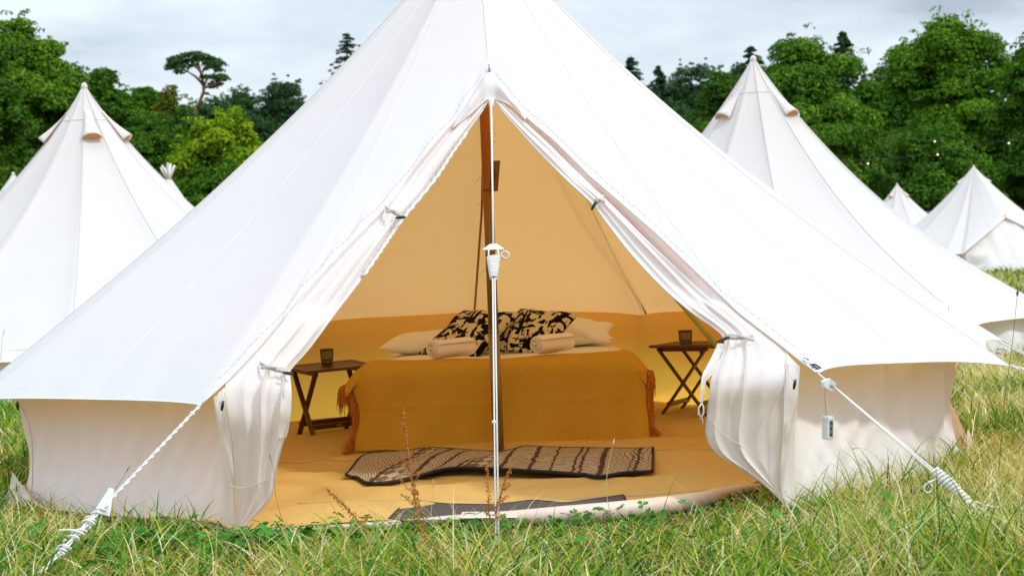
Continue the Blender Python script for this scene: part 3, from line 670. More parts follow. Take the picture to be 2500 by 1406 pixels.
def M_rug():
    m, nt, o = mat_new('patterned rug')
    uv = nd(nt, 'ShaderNodeUVMap'); sp = nd(nt, 'ShaderNodeSeparateXYZ', {0: uv.outputs[0]}); U, V = sp.outputs[0], sp.outputs[1]
    n = nd(nt, 'ShaderNodeTexNoise', {'Vector': uv.outputs[0], 'Scale': 22.0, 'Detail': 3.0})
    Uw = math_(nt, 'ADD', U, math_(nt, 'MULTIPLY', math_(nt, 'SUBTRACT', n.outputs[0], 0.5), 0.022))
    cu = nd(nt, 'ShaderNodeCombineXYZ', {0: Uw})
    r = nd(nt, 'ShaderNodeValToRGB'); nt.links.new(Uw, r.inputs[0]); r.color_ramp.interpolation = 'CONSTANT'
    st = [0.0,0,.165,1,.178,0,.272,1,.288,0,.345,1,.358,0,.458,1,.470,0,.480,1,.488,0,.570,1,.582,0,.648,1,.660,0,.710,1,.718,0,.780,1,.788,0,.797,1,.805,0,.855,1,.870,0,.938,1,.945,0,.953,1,.960,0]
    el = r.color_ramp.elements; ps = list(zip(st[0::2], st[1::2]))[:32]
    el[0].position = 0; el[0].color = (0, 0, 0, 1); el[1].position = 0.999; el[1].color = (0, 0, 0, 1)
    for p_, v_ in ps[1:30]:
        k = el.new(p_); k.color = (v_, v_, v_, 1)
    # zig-zag / dash fields whose type alternates between the bands
    def tri(x): return math_(nt, 'ABSOLUTE', math_(nt, 'SUBTRACT', math_(nt, 'FRACT', x), 0.5))
    z1 = math_(nt, 'LESS_THAN', math_(nt, 'FRACT', math_(nt, 'ADD', math_(nt, 'MULTIPLY', U, 60.0), math_(nt, 'MULTIPLY', tri(math_(nt, 'MULTIPLY', V, 5.0)), 4.5))), 0.42)
    z2 = math_(nt, 'LESS_THAN', math_(nt, 'FRACT', math_(nt, 'ADD', math_(nt, 'MULTIPLY', V, 30.0), math_(nt, 'MULTIPLY', n.outputs[0], 1.5))), 0.40)
    z3 = math_(nt, 'LESS_THAN', tri(math_(nt, 'MULTIPLY', V, 8.0)), tri(math_(nt, 'MULTIPLY', U, 26.0)))
    sel = nd(nt, 'ShaderNodeTexWhiteNoise', {'W': math_(nt, 'FLOOR', math_(nt, 'MULTIPLY', U, 13.0))}, noise_dimensions='1D').outputs[0]
    f1 = mixc(nt, math_(nt, 'GREATER_THAN', sel, 0.45), (0, 0, 0), (1, 1, 1)); 
    a = mixc(nt, f1, z1, z2); a = mixc(nt, math_(nt, 'GREATER_THAN', sel, 0.80), a, z3)
    a = mixc(nt, math_(nt, 'LESS_THAN', U, 0.16), a, z1)
    fuzz = nd(nt, 'ShaderNodeTexNoise', {'Vector': uv.outputs[0], 'Scale': 90.0, 'Detail': 2.0})
    keep = math_(nt, 'GREATER_THAN', fuzz.outputs[0], 0.36)
    a2 = math_(nt, 'MULTIPLY', a, keep)
    base = mixc(nt, fuzz.outputs[0], (0.42, 0.33, 0.22), (0.60, 0.49, 0.35))
    c = mixc(nt, math_(nt, 'MULTIPLY', a2, 0.80), base, (0.085, 0.04, 0.022)); c = mixc(nt, math_(nt, 'MULTIPLY', r.outputs[0], 0.92), c, (0.05, 0.022, 0.016))
    p = nd(nt, 'ShaderNodeBsdfPrincipled', {'Base Color': c, 'Roughness': 0.95, 'Specular IOR Level': 0.1}); nt.links.new(p.outputs[0], o.inputs[0]); return m
M['rug'] = M_rug()
M['rugedge'] = plain('black binding', (0.012, 0.010, 0.010), 0.8, 0.2, 100)
M['mat'] = plain('dark felt', (0.075, 0.065, 0.06), 0.95, 0.45, 220, bump=0.002)
def M_wood():
    m, nt, o = mat_new('oiled hardwood')
    tcn = nd(nt, 'ShaderNodeTexCoord'); mp_ = nd(nt, 'ShaderNodeMapping', {'Vector': tcn.outputs['Object'], 'Scale': (3, 40, 40)})
    n = nd(nt, 'ShaderNodeTexNoise', {'Vector': mp_.outputs[0], 'Scale': 1.5, 'Detail': 5.0, 'Distortion': 0.6})
    c = mixc(nt, n.outputs[0], (0.055, 0.016, 0.006), (0.155, 0.048, 0.014))
    p = nd(nt, 'ShaderNodeBsdfPrincipled', {'Base Color': c, 'Roughness': 0.38}); nt.links.new(p.outputs[0], o.inputs[0]); return m
M['wood'] = M_wood()
M['woodtag'] = plain('dark wooden tag', (0.17, 0.075, 0.02), 0.5, 0.3, 30)
M['mesh'] = plain('perforated bronze', (0.085, 0.075, 0.045), 0.4, 0.2, 50, metal=0.7)
M['card'] = plain('pale card', (0.72, 0.66, 0.50), 0.7, 0.05)
M['ink'] = plain('printing ink', (0.03, 0.03, 0.03), 0.7, 0.1)
# ---- bed
bed = thing('bed', 'double bed with white sheet in the middle of the open tent', 'bed', (0.03, 1.2, 0))
MB().box((0.035, 1.17, 0.10), (1.36, 1.76, 0.19)).build('bed_base', M['base'], bed, smooth=False, bevel=0.01)
def mattress():
    n, m = 60, 60; P = np.zeros((n, m, 3)); hx, hy, hz = 0.715, 0.93, 0.128
    for i in range(n):
        th = math.pi*i/(n-1) - math.pi/2
        for j in range(m):
            ph = 2*math.pi*j/(m)
            def se(w, e): c_ = w; return math.copysign(abs(c_)**e, c_)
            k = se(math.cos(th), 0.32)
            P[i, j] = (0.035 + hx*k*se(math.cos(ph), 0.16), 1.17 + hy*k*se(math.sin(ph), 0.16), 0.318 + hz*se(math.sin(th), 0.5))
    P[..., 2] += np.where(P[..., 2] > 0.36, 0.006*np.sin(7*P[..., 0]+2)*np.sin(5*P[..., 1]) - 0.012*np.exp(-((P[..., 0]-0.05)/0.5)**2), 0)
    return P
grid_obj('mattress', mattress(), M['sheet'], bed, close=True)
# ---- blanket
def blanket():
    n, m = 150, 200
    XL, XR = -0.755, 0.785
    # path in y/z from the back edge over the front and down to the floor
    path = [(0.62,.455),(0.5,.458),(0.4,.458),(0.32,.458),(0.27,.453),(0.225,.435),(0.205,.405),(0.198,.36),(0.196,.30),(0.192,.23),(0.186,.16),(0.178,.09),(0.17,.022)]
    pt = resample([(0, a, b) for a, b in path], n)[:, 1:]
    L_ = np.r_[0, np.cumsum(np.linalg.norm(pt[1:]-pt[:-1], axis=1))]
    P = np.zeros((n, m, 3)); UV = np.zeros((n, m, 2)); u = np.linspace(0, 1, m)
    for i in range(n):
        t = i/(n-1); y, z = pt[i]
        front = np.clip((t-0.5)/0.5, 0, 1)
        xl = XL + 0.01*math.sin(9*t) + 0.045*max(0, math.sin(math.pi*front*1.15))**1.3*1.0 + 0.03*front - 0.02
        xr = XR + 0.015*math.sin(7*t+1) - 0.02*front**2 - 0.03*max(0, math.sin(math.pi*min(1, front*1.0)))*front
        x = xl + (xr-xl)*u
        yy = np.full(m, y); zz = np.full(m, z)
        el = np.clip((0.07-u)/0.07, 0, 1); er = np.clip((u-0.93)/0.07, 0, 1); e_ = np.maximum(el, er)
        if t < 0.55: zz = zz - 0.10*e_**1.7
        k_ = np.clip((t-0.45)/0.15, 0, 1)
        yy = yy + 0.045*e_**1.8*k_
        zz = zz - 0.10*e_**1.7*(1-k_)*(1 if t >= 0.55 else 0)
        # soft folds on the front drop
        w = 1.9*front*(0.008*np.sin(5.5*u*math.pi + 1.2*t*3) + 0.005*np.sin(13*u*math.pi + 6*t) + 0.003*np.sin(31*u+9*t))
        w = w + 0.012*np.exp(-((z-0.245)/0.012)**2)*front*0.6
        yy = yy - w - 0.012*front**3*np.sin(u*9.0)**2
        if t < 0.45: zz = zz + 0.003*np.sin(u*21+t*7) + 0.003*np.sin(u*9) - 0.010*np.exp(-((u-0.5)/0.35)**2)
        if t > 0.97: zz = zz + 0.006*np.sin(u*17)*1.0
        zz = zz + 0.0
        P[i, :, 0] = x; P[i, :, 1] = yy; P[i, :, 2] = zz
        UV[i, :, 0] = 1.5*u; UV[i, :, 1] = L_[i]
    return P, UV
BP, BUV = blanket()
bl = grid_obj('blanket', BP, M['blanket'], uv=BUV, thick=0.006)
tag(bl, 'mustard yellow herringbone throw draped over the foot of the bed', 'blanket')
for side, j, sg in (('l', 0, -1), ('r', -1, 1)):
    mb = MB()
    for i in range(22, 150, 1):
        for rep in range(3 if i < 80 else 4):
            p = Vector(BP[i, j]) + Vector((0, 0.004, 0)); L_ = random.uniform(0.05, 0.105)*(1.0 if p.z > 0.13 else 0.55)
            out_ = random.uniform(0.004, 0.028)*sg*(1.1 if i < 90 else 1.0); dy = random.uniform(-0.012, 0.008); zend = max(p.z - L_, 0.012)
            q = p + Vector((out_, dy, 0.0)); r_ = Vector((p.x + out_*1.25 + random.uniform(-.008, .008), p.y + dy*1.6, zend))
            if p.z < 0.10: r_.x += sg*random.uniform(0.0, 0.045); r_.y -= random.uniform(0, 0.03)
            mb.tube([p, q.lerp(r_, 0.12), q.lerp(r_, 0.6) + Vector((random.uniform(-.003, .003), 0, 0)), r_], [0.0016, 0.0024, 0.0022, 0.0012], 4)
            mb.ball(q.lerp(r_, 0.15), 0.0034, 5, 3)
    mb.build('fringe', M['fringe'], bl)
# ---- pillows and cushions
def pillow_mesh(L_, W_, T_, seed, p=2.6, pinch=0.10, n=44, wr=0.006):
    rn = np.random.default_rng(seed); th = np.linspace(0, 2*math.pi, n*2, endpoint=False)
    a = np.linspace(-1, 1, n); X, Y = np.meshgrid(a, a, indexing='ij')
    prof = np.clip((1-np.abs(X)**p)*(1-np.abs(Y)**p), 0, None)**0.52
    sx = 1 - pinch*(1-np.abs(Y)**2)*np.abs(X)**3; sy = 1 - pinch*(1-np.abs(X)**2)*np.abs(Y)**3
    x = X*L_/2*sx; y = Y*W_/2*sy
    w = np.zeros_like(X)
    for k in range(9): w += rn.normal()*wr/2*np.sin(rn.uniform(2, 9)*X + rn.uniform(2, 9)*Y + rn.uniform(0, 6))
    for k in range(7):     # pull wrinkles from the corners
        cx, cy = rn.choice([-1, 1]), rn.choice([-1, 1]); an = np.arctan2(Y-cy, X-cx); r_ = np.hypot(X-cx, Y-cy)
        w += 0.4*wr*np.sin(an*rn.uniform(14, 24)+k)*np.exp(-r_*1.6)
    top = np.stack([x, y, T_/2*prof + w*prof], -1); bot = np.stack([x, y, -T_/2*prof*0.8 + w*prof*0.5], -1)
    return top, bot
def pillow(name, label, cat, mat, L_, W_, T_, seed, loc, rot, group=None, p=2.6, pinch=0.10, wr=0.006):
    top, bot = pillow_mesh(L_, W_, T_, seed, p, pinch, wr=wr); n = top.shape[0]
    V = np.concatenate([top.reshape(-1, 3), bot.reshape(-1, 3)]); F = []
    for b, fl in ((0, 0), (n*n, 1)):
        for i in range(n-1):
            for j in range(n-1):
                q = [b+i*n+j, b+(i+1)*n+j, b+(i+1)*n+j+1, b+i*n+j+1]; F.append(q[::-1] if fl else q)
    me = bpy.data.meshes.new(name); me.from_pydata(V.tolist(), [], F)
    uvl = me.uv_layers.new(name='UVMap'); g = uv_grid(n, n).reshape(-1, 2)
    for lp in me.loops: uvl.data[lp.index].uv = g[lp.vertex_index % (n*n)] + (0.0 if lp.vertex_index < n*n else 0.37) + seed*0.7
    bm = bmesh.new(); bm.from_mesh(me); bmesh.ops.remove_doubles(bm, verts=bm.verts, dist=1e-5); bm.to_mesh(me); bm.free(); me.shade_smooth()
    o = new_obj(name, me, mat); o.location = loc; o.rotation_euler = rot; tag(o, label, cat, group); return o
ZB = 0.452
pillow('pillow', 'plain white pillow lying flat on the left of the bed', 'pillow', M['pillow'], 0.66, 0.42, 0.14, 3, (-0.34, 1.42, ZB+0.038), (R(3), R(1), R(-4)), wr=0.010)
pillow('pillow', 'plain white pillow on the right, under the propped one', 'pillow', M['pillow'], 0.62, 0.42, 0.10, 5, (0.37, 1.60, ZB+0.035), (R(3), 0, R(3)), wr=0.008)
pillow('pillow', 'plain white pillow propped up behind the right patterned cushion', 'pillow', M['pillow'], 0.60, 0.42, 0.12, 8, (0.40, 1.62, ZB+0.080), (R(10), R(7), R(-6)), wr=0.010)
cl = pillow('patterned_cushion', 'black and cream brush stroke cushion on the left, carrying a card tag', 'cushion', M['strokes'], 0.46, 0.46, 0.14, 1, (-0.15, 1.24, ZB+0.098), (Matrix.Rotation(R(-36), 3, 'Z') @ Matrix.Rotation(R(31), 3, 'X') @ Matrix.Rotation(R(-6), 3, 'Z')).to_euler(), 'black and cream patterned cushions', p=2.2, pinch=0.14, wr=0.007)
cr = pillow('patterned_cushion', 'black and cream brush stroke cushion on the right, tilted on its corner', 'cushion', M['strokes'], 0.42, 0.42, 0.14, 2, (0.21, 1.22, ZB+0.094), (Matrix.Rotation(R(-26), 3, 'Z') @ Matrix.Rotation(R(33), 3, 'X') @ Matrix.Rotation(R(-9), 3, 'Z')).to_euler(), 'black and cream patterned cushions', p=2.2, pinch=0.14, wr=0.007)
tg = [PY(1186,818,1.0), PY(1203,812,1.0), PY(1217,836,0.99), PY(1204,850,0.98)]
mb = MB(); nrm = Vector((0, 0.002, 0)); mb.add(tg + [p + nrm for p in tg], [(0,1,2,3),(7,6,5,4),(0,4,5,1),(1,5,6,2),(2,6,7,3),(3,7,4,0)])
def card_q(u, v): return tg[0].lerp(tg[1], u).lerp(tg[3].lerp(tg[2], u), v) - nrm*0.6
Mi = cl.matrix_basis.inverted() if False else (Matrix.Translation(cl.location) @ cl.rotation_euler.to_matrix().to_4x4()).inverted()
lab = mb.build('card_tag', M['card'], None, smooth=False); lab.data.transform(Mi); lab.parent = cl
mb = MB()
for u0, v0, u1, v1 in ((.15,.08,.8,.16),(.2,.25,.6,.29),(.2,.36,.7,.40),(.2,.48,.5,.52),(.25,.62,.8,.82)): mb.add([card_q(u0,v0), card_q(u1,v0), card_q(u1,v1), card_q(u0,v1)], [(0,1,2,3)])
pr = mb.build('print', M['ink'], None, smooth=False); pr.data.transform(Mi); pr.parent = lab
# ---- rolled towels
def towel(label, loc, yaw, L_=0.27, R_=0.054, seed=0, flip=1):
    n, turns = 260, 3.4; th = np.linspace(0.6, turns*2*math.pi, n); r0 = 0.006; rr = r0 + (R_-r0)*(th/th[-1])
    m = 26; P = np.zeros((m, n, 3)); rn = np.random.default_rng(seed)
    wob = 0.0016*np.sin(th*2.3) + 0.0012*np.sin(th*5.1+1)
    for i in range(m):
        t = i/(m-1); e_ = min(1, min(t, 1-t)/0.13); k = 1 - 0.22*(1-math.sqrt(max(0, 1-(1-e_)**2)))
        x = -L_/2 + L_*t; skew = (th/th[-1])*0.0
        P[i, :, 0] = x + (1 if t < .5 else -1)*(1-e_)*0.022*(1-th/th[-1])*-1*0.5
        rad = (rr + wob)*k*(1 + 0.03*math.sin(9*t+seed))
        P[i, :, 1] = rad*np.cos(th)*1.08; P[i, :, 2] = rad*np.sin(th)*0.93 + R_*0.93
    o = grid_obj('rolled_towel', P, M['towel'], thick=0.0075); o.location = loc; o.rotation_euler = (0, 0, yaw)
    tag(o, label, 'towel', 'rolled white towels'); return o
tA = PY(1104, 886, 0.50); tB = PY(1353, 880, 0.52)
towel('rolled white towel on the bed, left of the centre pole', (tA.x, 0.60, ZB+0.006), R(48), L_=0.30, seed=1)
towel('rolled white towel on the bed, right of the centre pole', (tB.x, 0.62, ZB+0.006), R(52), L_=0.29, R_=0.055, seed=4)
# ---- folding tables
def side_table(label, loc, yaw, L_, W_, H, tilt=(0, 0)):
    t = thing('folding_table', label, 'table', loc, 'wooden folding bedside tables')
    mb = MB(); th = 0.016
    mb.box((0, W_/2-0.02, H-th/2), (L_, 0.04, th)); mb.box((0, -W_/2+0.02, H-th/2), (L_, 0.04, th))
    mb.box((L_/2-0.02, 0, H-th/2), (0.04, W_-0.082, th)); mb.box((-L_/2+0.02, 0, H-th/2), (0.04, W_-0.082, th))
    ns = 6; w = (W_-0.088)/ns
    for k in range(ns): mb.box((0, -W_/2+0.044+w*(k+.5), H-th/2-0.001), (L_-0.086, w-0.004, th-0.003))
    mb.build('tabletop', M['wood'], t, smooth=False, local=True, bevel=0.0015)
    mb = MB()
    for s in (-1, 1): mb.box((s*(L_/2-0.075), 0, H-th-0.013), (0.018, W_-0.06, 0.022))
    for s in (-1, 1): mb.ball((s*(L_/2-0.075), -W_/2+0.07, H-th-0.03), 0.012)
    mb.build('rail', M['wood'], t, smooth=False, local=True)
    hx = W_/2-0.035
    for s, xo in ((-1, L_/2-0.05), (-1, -L_/2+0.05), (1, L_/2-0.072), (1, -L_/2+0.072)):
        MB().bar((xo, -s*hx, H-th-0.004), (xo, s*hx, 0.004), 0.014, 0.027, up=(1, 0, 0)).build('leg', M['wood'], t, smooth=False, local=True, bevel=0.0015)
    for s in (-1, 1):
        f = 0.17; y_ = s*hx*(1-2*f); z_ = 0.004 + (H-th)*f
        MB().box((0, y_, z_), (L_-0.11, 0.014, 0.028)).build('stretcher', M['wood'], t, smooth=False, local=True, bevel=0.0015)
    MB().box((0.0, -hx*0.66-0.009, 0.004+(H-th)*0.17), (0.035, 0.002, 0.010)).build('brass_plate', M['polegold'], t, smooth=False, local=True)
    t.rotation_euler = (tilt[0], tilt[1], yaw); return t
TL = side_table('brown folding table on the left of the bed, at an angle', (-0.955, 1.15, 0.012), R(32), 0.44, 0.32, 0.40, (R(3.0), R(-1.0)))
TR = side_table('brown folding table on the right of the bed, half behind the curtain', (1.13, 1.38, 0.02), R(64), 0.46, 0.36, 0.415, (0, R(1.0)))
def cup(label, px, py, y, H=0.085, r=0.036):
    p = PY(px, py, y); t = thing('mesh_cup', label, 'candle holder', p, 'metal mesh cups on the tables')
    n, m = 30, 7; V = []; F = []; mb = MB()
    for j in range(m+1):
        for i in range(n):
            a = 2*math.pi*(i + 0.5*(j % 2))/n; z = H*0.28 + (H*0.60)*j/m; rr = r*(0.86+0.14*z/H)
            V.append((rr*math.cos(a), rr*math.sin(a), z))
    def ed(a, b): mb.tube([V[a], V[b]], 0.0013, 4, cap=False)
    for j in range(m):
        for i in range(n):
            a = j*n+i; ed(a, (j+1)*n+i); ed(a, (j+1)*n + ((i+1) if j % 2 else (i-1)) % n)
    mb.build('mesh_sleeve', M['mesh'], t, local=True, smooth=False)
    mb = MB(); k = 24
    prof = [(r*.84, 0), (r*.86, H*.02), (r*.90, H*.29), (r*.87, H*.29), (r*.82, .004), (0.001, .004)]
    P = np.array([[(a*math.cos(2*math.pi*i/k), a*math.sin(2*math.pi*i/k), z) for i in range(k)] for a, z in prof]); grid_obj('solid_base', P, M['mesh'], t, close=True, local=True)
    prof = [(r*.985, H*.88), (r*1.03, H*.885), (r*1.03, H), (r*.975, H), (r*.975, H*.88)]
    P = np.array([[(a*math.cos(2*math.pi*i/k), a*math.sin(2*math.pi*i/k), z) for i in range(k)] for a, z in prof]); grid_obj('rim', P, M['mesh'], t, close=True, local=True)
    return t
cup('dark metal mesh cup on the left folding table', 799, 889, 1.15, 0.088, 0.038)
cup('dark metal mesh cup on the right folding table', 1674, 841, 1.36, 0.083, 0.040)
# black cable along the foot of the left wall
tag(MB().tube(resample([tuple(PZ(a, b, 0.02)) for a, b in ((705,1018),(740,1022),(780,1012),(830,1001),(905,1000))], 30), 0.008, 6).build('cable', M['black']), 'black cable on the groundsheet behind the left folding table', 'cable')
# ---- rug
def rug():
    top = [(905,1107),(980,1102),(1052,1094),(1117,1097),(1207,1103),(1250,1098),(1282,1090),(1340,1092),(1484,1095),(1594,1095)]
    bot = [(845,1158),(897,1178),(951,1176),(1016,1163),(1088,1144),(1160,1142),(1304,1149),(1376,1154),(1466,1162),(1520,1154),(1593,1150)]
    n, m = 40, 160; FF = FG.reshape(-1, 3)[::2]
    T = resample([tuple(PZ(a, b, 0.05)) for a, b in top], m); Bt = resample([tuple(PZ(a, b, 0.045)) for a, b in bot], m)
    P = []; s = np.linspace(0, 1, m)
    for k in range(n):
        t = k/(n-1); Q = T*(1-t) + Bt*t; Q[:, 2] += 0.012*np.sin(s*22+t*4)*math.sin(math.pi*t) + 0.01*math.sin(math.pi*t)
        for q_ in Q: q_[2] = max(q_[2], FF[np.argmin((FF[:, 0]-q_[0])**2 + (FF[:, 1]-q_[1])**2), 2] + 0.012)
        P.append(Q)
    return np.array(P)
RP = rug()
ru = grid_obj('rug', RP, M['rug'], uv=uv_grid(40, 160), thick=0.008); tag(ru, 'tan and dark brown patterned runner rug in front of the bed', 'rug')
loop = [Vector(p) for p in RP[0]] + [Vector(p) for p in RP[1:, -1]] + [Vector(p) for p in RP[-1, ::-1]] + [Vector(p) for p in RP[::-1, 0]]
MB().tube(loop, 0.0075, 6, cap=False).build('binding', M['rugedge'], ru)
# ---- doormat
def dmat():
    top = [(994,1222),(1040,1225),(1081,1230),(1140,1232),(1207,1232),(1250,1228),(1297,1222),(1340,1225),(1383,1228),(1466,1217),(1522,1209)]
    bot = [(948,1268),(1030,1275),(1124,1272),(1304,1262),(1448,1250),(1536,1240)]
    n, m = 16, 90; T = resample([tuple(PZ(a, b, 0.04)) for a, b in top], m); Bt = resample([tuple(PZ(a, b, 0.03)) for a, b in bot], m)
    return np.array([T*(1-k/(n-1)) + Bt*(k/(n-1)) for k in range(n)])
DP = dmat(); dm = grid_obj('doormat', DP, M['mat'], thick=0.006); tag(dm, 'dark grey felt doormat behind the rolled sill of the doorway', 'doormat')
MB().tube([Vector(p) for p in DP[::-1, 0]] + [Vector(p) for p in DP[0]] + [Vector(p) for p in DP[1:, -1]], 0.0055, 6).build('binding', M['rugedge'], dm)
q = [PZ(1128,1249,0.043), PZ(1262,1247,0.043), PZ(1262,1262,0.043), PZ(1124,1264,0.043)]
lb = MB().add([*q, *[p - Vector((0,0,.001)) for p in q]], [(0,1,2,3),(7,6,5,4),(0,4,5,1),(1,5,6,2),(2,6,7,3),(3,7,4,0)]).build('white_label', M['plastic'], dm, smooth=False)
mb = MB(); c0 = PZ(1146, 1256, 0.045)
mb.tube([c0 + Vector((0.030*math.cos(a), 0.03*math.sin(a), 0)) for a in np.linspace(0.3, 2.8, 10)], [0.001,.002,.003,.004,.004,.004,.004,.003,.002,.001], 5, flat=0.3)
mb.build('print', M['ink'], lb)
# ---- things hung on the tent
mb = MB(); q = [PY(1199,393,-0.03), PY(1219,392,-0.02), PY(1213,467,-0.04), PY(1200,468,-0.05)]
mb.add(q + [p + Vector((0.006, 0.010, 0)) for p in q], [(0,1,2,3),(7,6,5,4),(0,4,5,1),(1,5,6,2),(2,6,7,3),(3,7,4,0)])
wt_ = mb.build('wooden_sign', M['woodtag'], None, smooth=False, bevel=0.002); tag(wt_, 'small brown wooden plaque hung on the upper centre pole', 'sign')
mb = MB(); c0 = (q[0]+q[1]+q[2]+q[3])/4 - Vector((0, 0.004, 0)); 
for a, b in (((-.006,.02),(.004,.028)),((-.008,.0),(.006,.012)),((.0,.03),(.0,-.02)),((-.006,-.01),(.006,-.004))): mb.tube([c0 + Vector((a[0],0,a[1])), c0 + Vector((b[0],0,b[1]))], 0.0012, 4)
mb.build('painted_mark', M['ink'], wt_)
# care tag folded round the right guy rope
c0 = seg_at(Vector(C1R), pegR, 948); dd = (pegR-Vector(C1R)).normalized()
sx_ = Vector((1, 0, 0)); 
q = [PY(2006,932,c0.y-0.02), PY(2026,925,c0.y-0.03), PY(2043,936,c0.y-0.025), PY(2033,956,c0.y-0.02), PY(2018,947,c0.y-0.03), PY(2007,946,c0.y-0.02)]
me_v = q + [p + Vector((0, 0.022, 0.002)) for p in q]
mb = MB().add(me_v, [(0,1,4,5),(1,2,3,4),(11,10,7,6),(10,9,8,7),(0,6,7,1),(1,7,8,2),(2,8,9,3)])
ct = mb.build('care_tag', M['plastic'], None, smooth=False); tag(ct, 'white printed care tag wrapped on the right guy rope', 'tag')
mb = MB()
for k in range(7): a = q[1].lerp(q[2], .35+.08*k).lerp(q[4].lerp(q[3], .35+.08*k), 0.25); b_ = q[1].lerp(q[2], .35+.08*k).lerp(q[4].lerp(q[3], .35+.08*k), 0.7); mb.tube([a - Vector((0,.001,0)), b_ - Vector((0,.001,0))], 0.0006 if k % 2 else 0.0010, 4)
cc = q[0].lerp(q[1], .5).lerp(q[5].lerp(q[4], .5), .45) - Vector((0, .001, 0)); mb.tube([cc + Vector((0.008*math.cos(a), 0, 0.008*math.sin(a))) for a in np.linspace(1.5, 5.5, 12)], 0.0008, 4)
for k in range(3): mb.tube([q[0].lerp(q[1], .2).lerp(q[5].lerp(q[4], .2), .2+.2*k) + Vector((.012,-.001,0)), q[0].lerp(q[1], .9).lerp(q[5].lerp(q[4], .9), .2+.2*k) + Vector((.002,-.001,0))], 0.0005, 4)
mb.build('print', M['seam'], ct)
# clear battery box dangling on a wire
def glassy():
    m, nt, o = mat_new('clear plastic box')
    p = nd(nt, 'ShaderNodeBsdfPrincipled', {'Base Color': (0.86, 0.87, 0.88, 1), 'Roughness': 0.12, 'Transmission Weight': 0.45, 'IOR': 1.35}); nt.links.new(p.outputs[0], o.inputs[0]); return m
M['clear'] = glassy()
yb = c0.y - 0.01
top_ = PY(2018, 1016, yb); t = thing('battery_box', 'clear plastic battery box dangling on a wire from the right tent corner', 'battery box', top_)
MB().tube([PY(2012, 944, yb), PY(2014, 980, yb), top_], 0.0014, 5).build('wire', M['steel'], t)
Mz = Matrix.Rotation(R(32), 3, 'Z') @ Matrix.Rotation(R(4), 3, 'Y')
cb = top_ - Vector((-0.003, 0, 0.044)); 
MB().box(cb, (0.030, 0.034, 0.084), Mz).build('case', M['clear'], t, smooth=False, bevel=0.005)
MB().box(cb - Mz @ Vector((0.0, 0.0185, 0)), (0.016, 0.002, 0.060), Mz).build('battery_tray', M['steel'], t, smooth=False, bevel=0.001)
mb = MB()
for k in (-.02, 0.0, .022): mb.box(cb - Mz @ Vector((0.001, 0.0200, k)), (0.008, 0.001, 0.007), Mz)
mb.build('switch', M['black'], t, smooth=False)
MB().box(cb + Mz @ Vector((0, 0, 0.043)), (0.026, 0.030, 0.004), Mz).build('lid', M['plastic'], t, smooth=False)
# ================================================================== GROUND
def terrain(x, y):
    x, y = np.asarray(x, float), np.asarray(y, float)
    s = np.clip((y-95)/190, 0, 1); s = s*s*(3-2*s)
    return s*(17 + 3*np.sin(x/60.0)) + 0.02*np.sin(x*0.9)*np.sin(y*0.7)*np.clip((np.hypot(x, y)-3.5)/3, 0, 1)
def M_ground():
    m, nt, o = mat_new('turf')
    tcn = nd(nt, 'ShaderNodeTexCoord')
    n = nd(nt, 'ShaderNodeTexNoise', {'Vector': tcn.outputs['Object'], 'Scale': 1.1, 'Detail': 6.0}); n2 = nd(nt, 'ShaderNodeTexNoise', {'Vector': tcn.outputs['Object'], 'Scale': 45.0, 'Detail': 4.0})
    r = nd(nt, 'ShaderNodeValToRGB'); nt.links.new(n.outputs[0], r.inputs[0]); e = r.color_ramp.elements
    e[0].position = .35; e[0].color = (0.06, 0.11, 0.014, 1); e[1].position = .65; e[1].color = (0.19, 0.17, 0.05, 1)
    c = mixc(nt, n2.outputs[0], (0.05, 0.06, 0.015), r.outputs[0], 'MIX')
    b = nd(nt, 'ShaderNodeBump', {'Height': n2.outputs[0], 'Distance': 0.03})
    p = nd(nt, 'ShaderNodeBsdfPrincipled', {'Base Color': c, 'Roughness': 1.0, 'Specular IOR Level': 0.0, 'Normal': b.outputs[0]}); nt.links.new(p.outputs[0], o.inputs[0]); return m
M['ground'] = M_ground()
xs = np.concatenate([-np.geomspace(900, 4, 40), np.linspace(-3.6, 3.6, 20), np.geomspace(4, 900, 40)]); ys = np.concatenate([np.linspace(-40, -5, 12), np.linspace(-4, 8, 30), np.geomspace(9, 1200, 70)])
X, Y = np.meshgrid(xs, ys, indexing='ij'); G = np.stack([X, Y, terrain(X, Y)-0.004], -1)
tag(grid_obj('ground', G, M['ground']), kind='structure')
# ================================================================== GRASS
def M_leaf(name, ft=0.35, rough=True, tr=(1.15, 1.35, 0.5)):
    m, nt, o = mat_new(name); a = nd(nt, 'ShaderNodeAttribute', attribute_name='tint')
    d = nd(nt, 'ShaderNodeBsdfDiffuse', {'Color': a.outputs['Color']}); tcol = mixc(nt, 1.0, a.outputs['Color'], tr, 'MULTIPLY')
    t = nd(nt, 'ShaderNodeBsdfTranslucent', {'Color': tcol}); x = nd(nt, 'ShaderNodeMixShader', {0: ft, 1: d.outputs[0], 2: t.outputs[0]})
    g = nd(nt, 'ShaderNodeBsdfGlossy', {'Roughness': 0.45, 'Color': (1, 1, 1, 1)}); x2 = nd(nt, 'ShaderNodeMixShader', {0: 0.006 if 'tree' in name else 0.02, 1: x.outputs[0], 2: g.outputs[0]})
    nt.links.new(x2.outputs[0], o.inputs[0]); return m
M['grass'] = M_leaf('grass blades', 0.26); M['leaf'] = M_leaf('tree leaves', 0.22); 
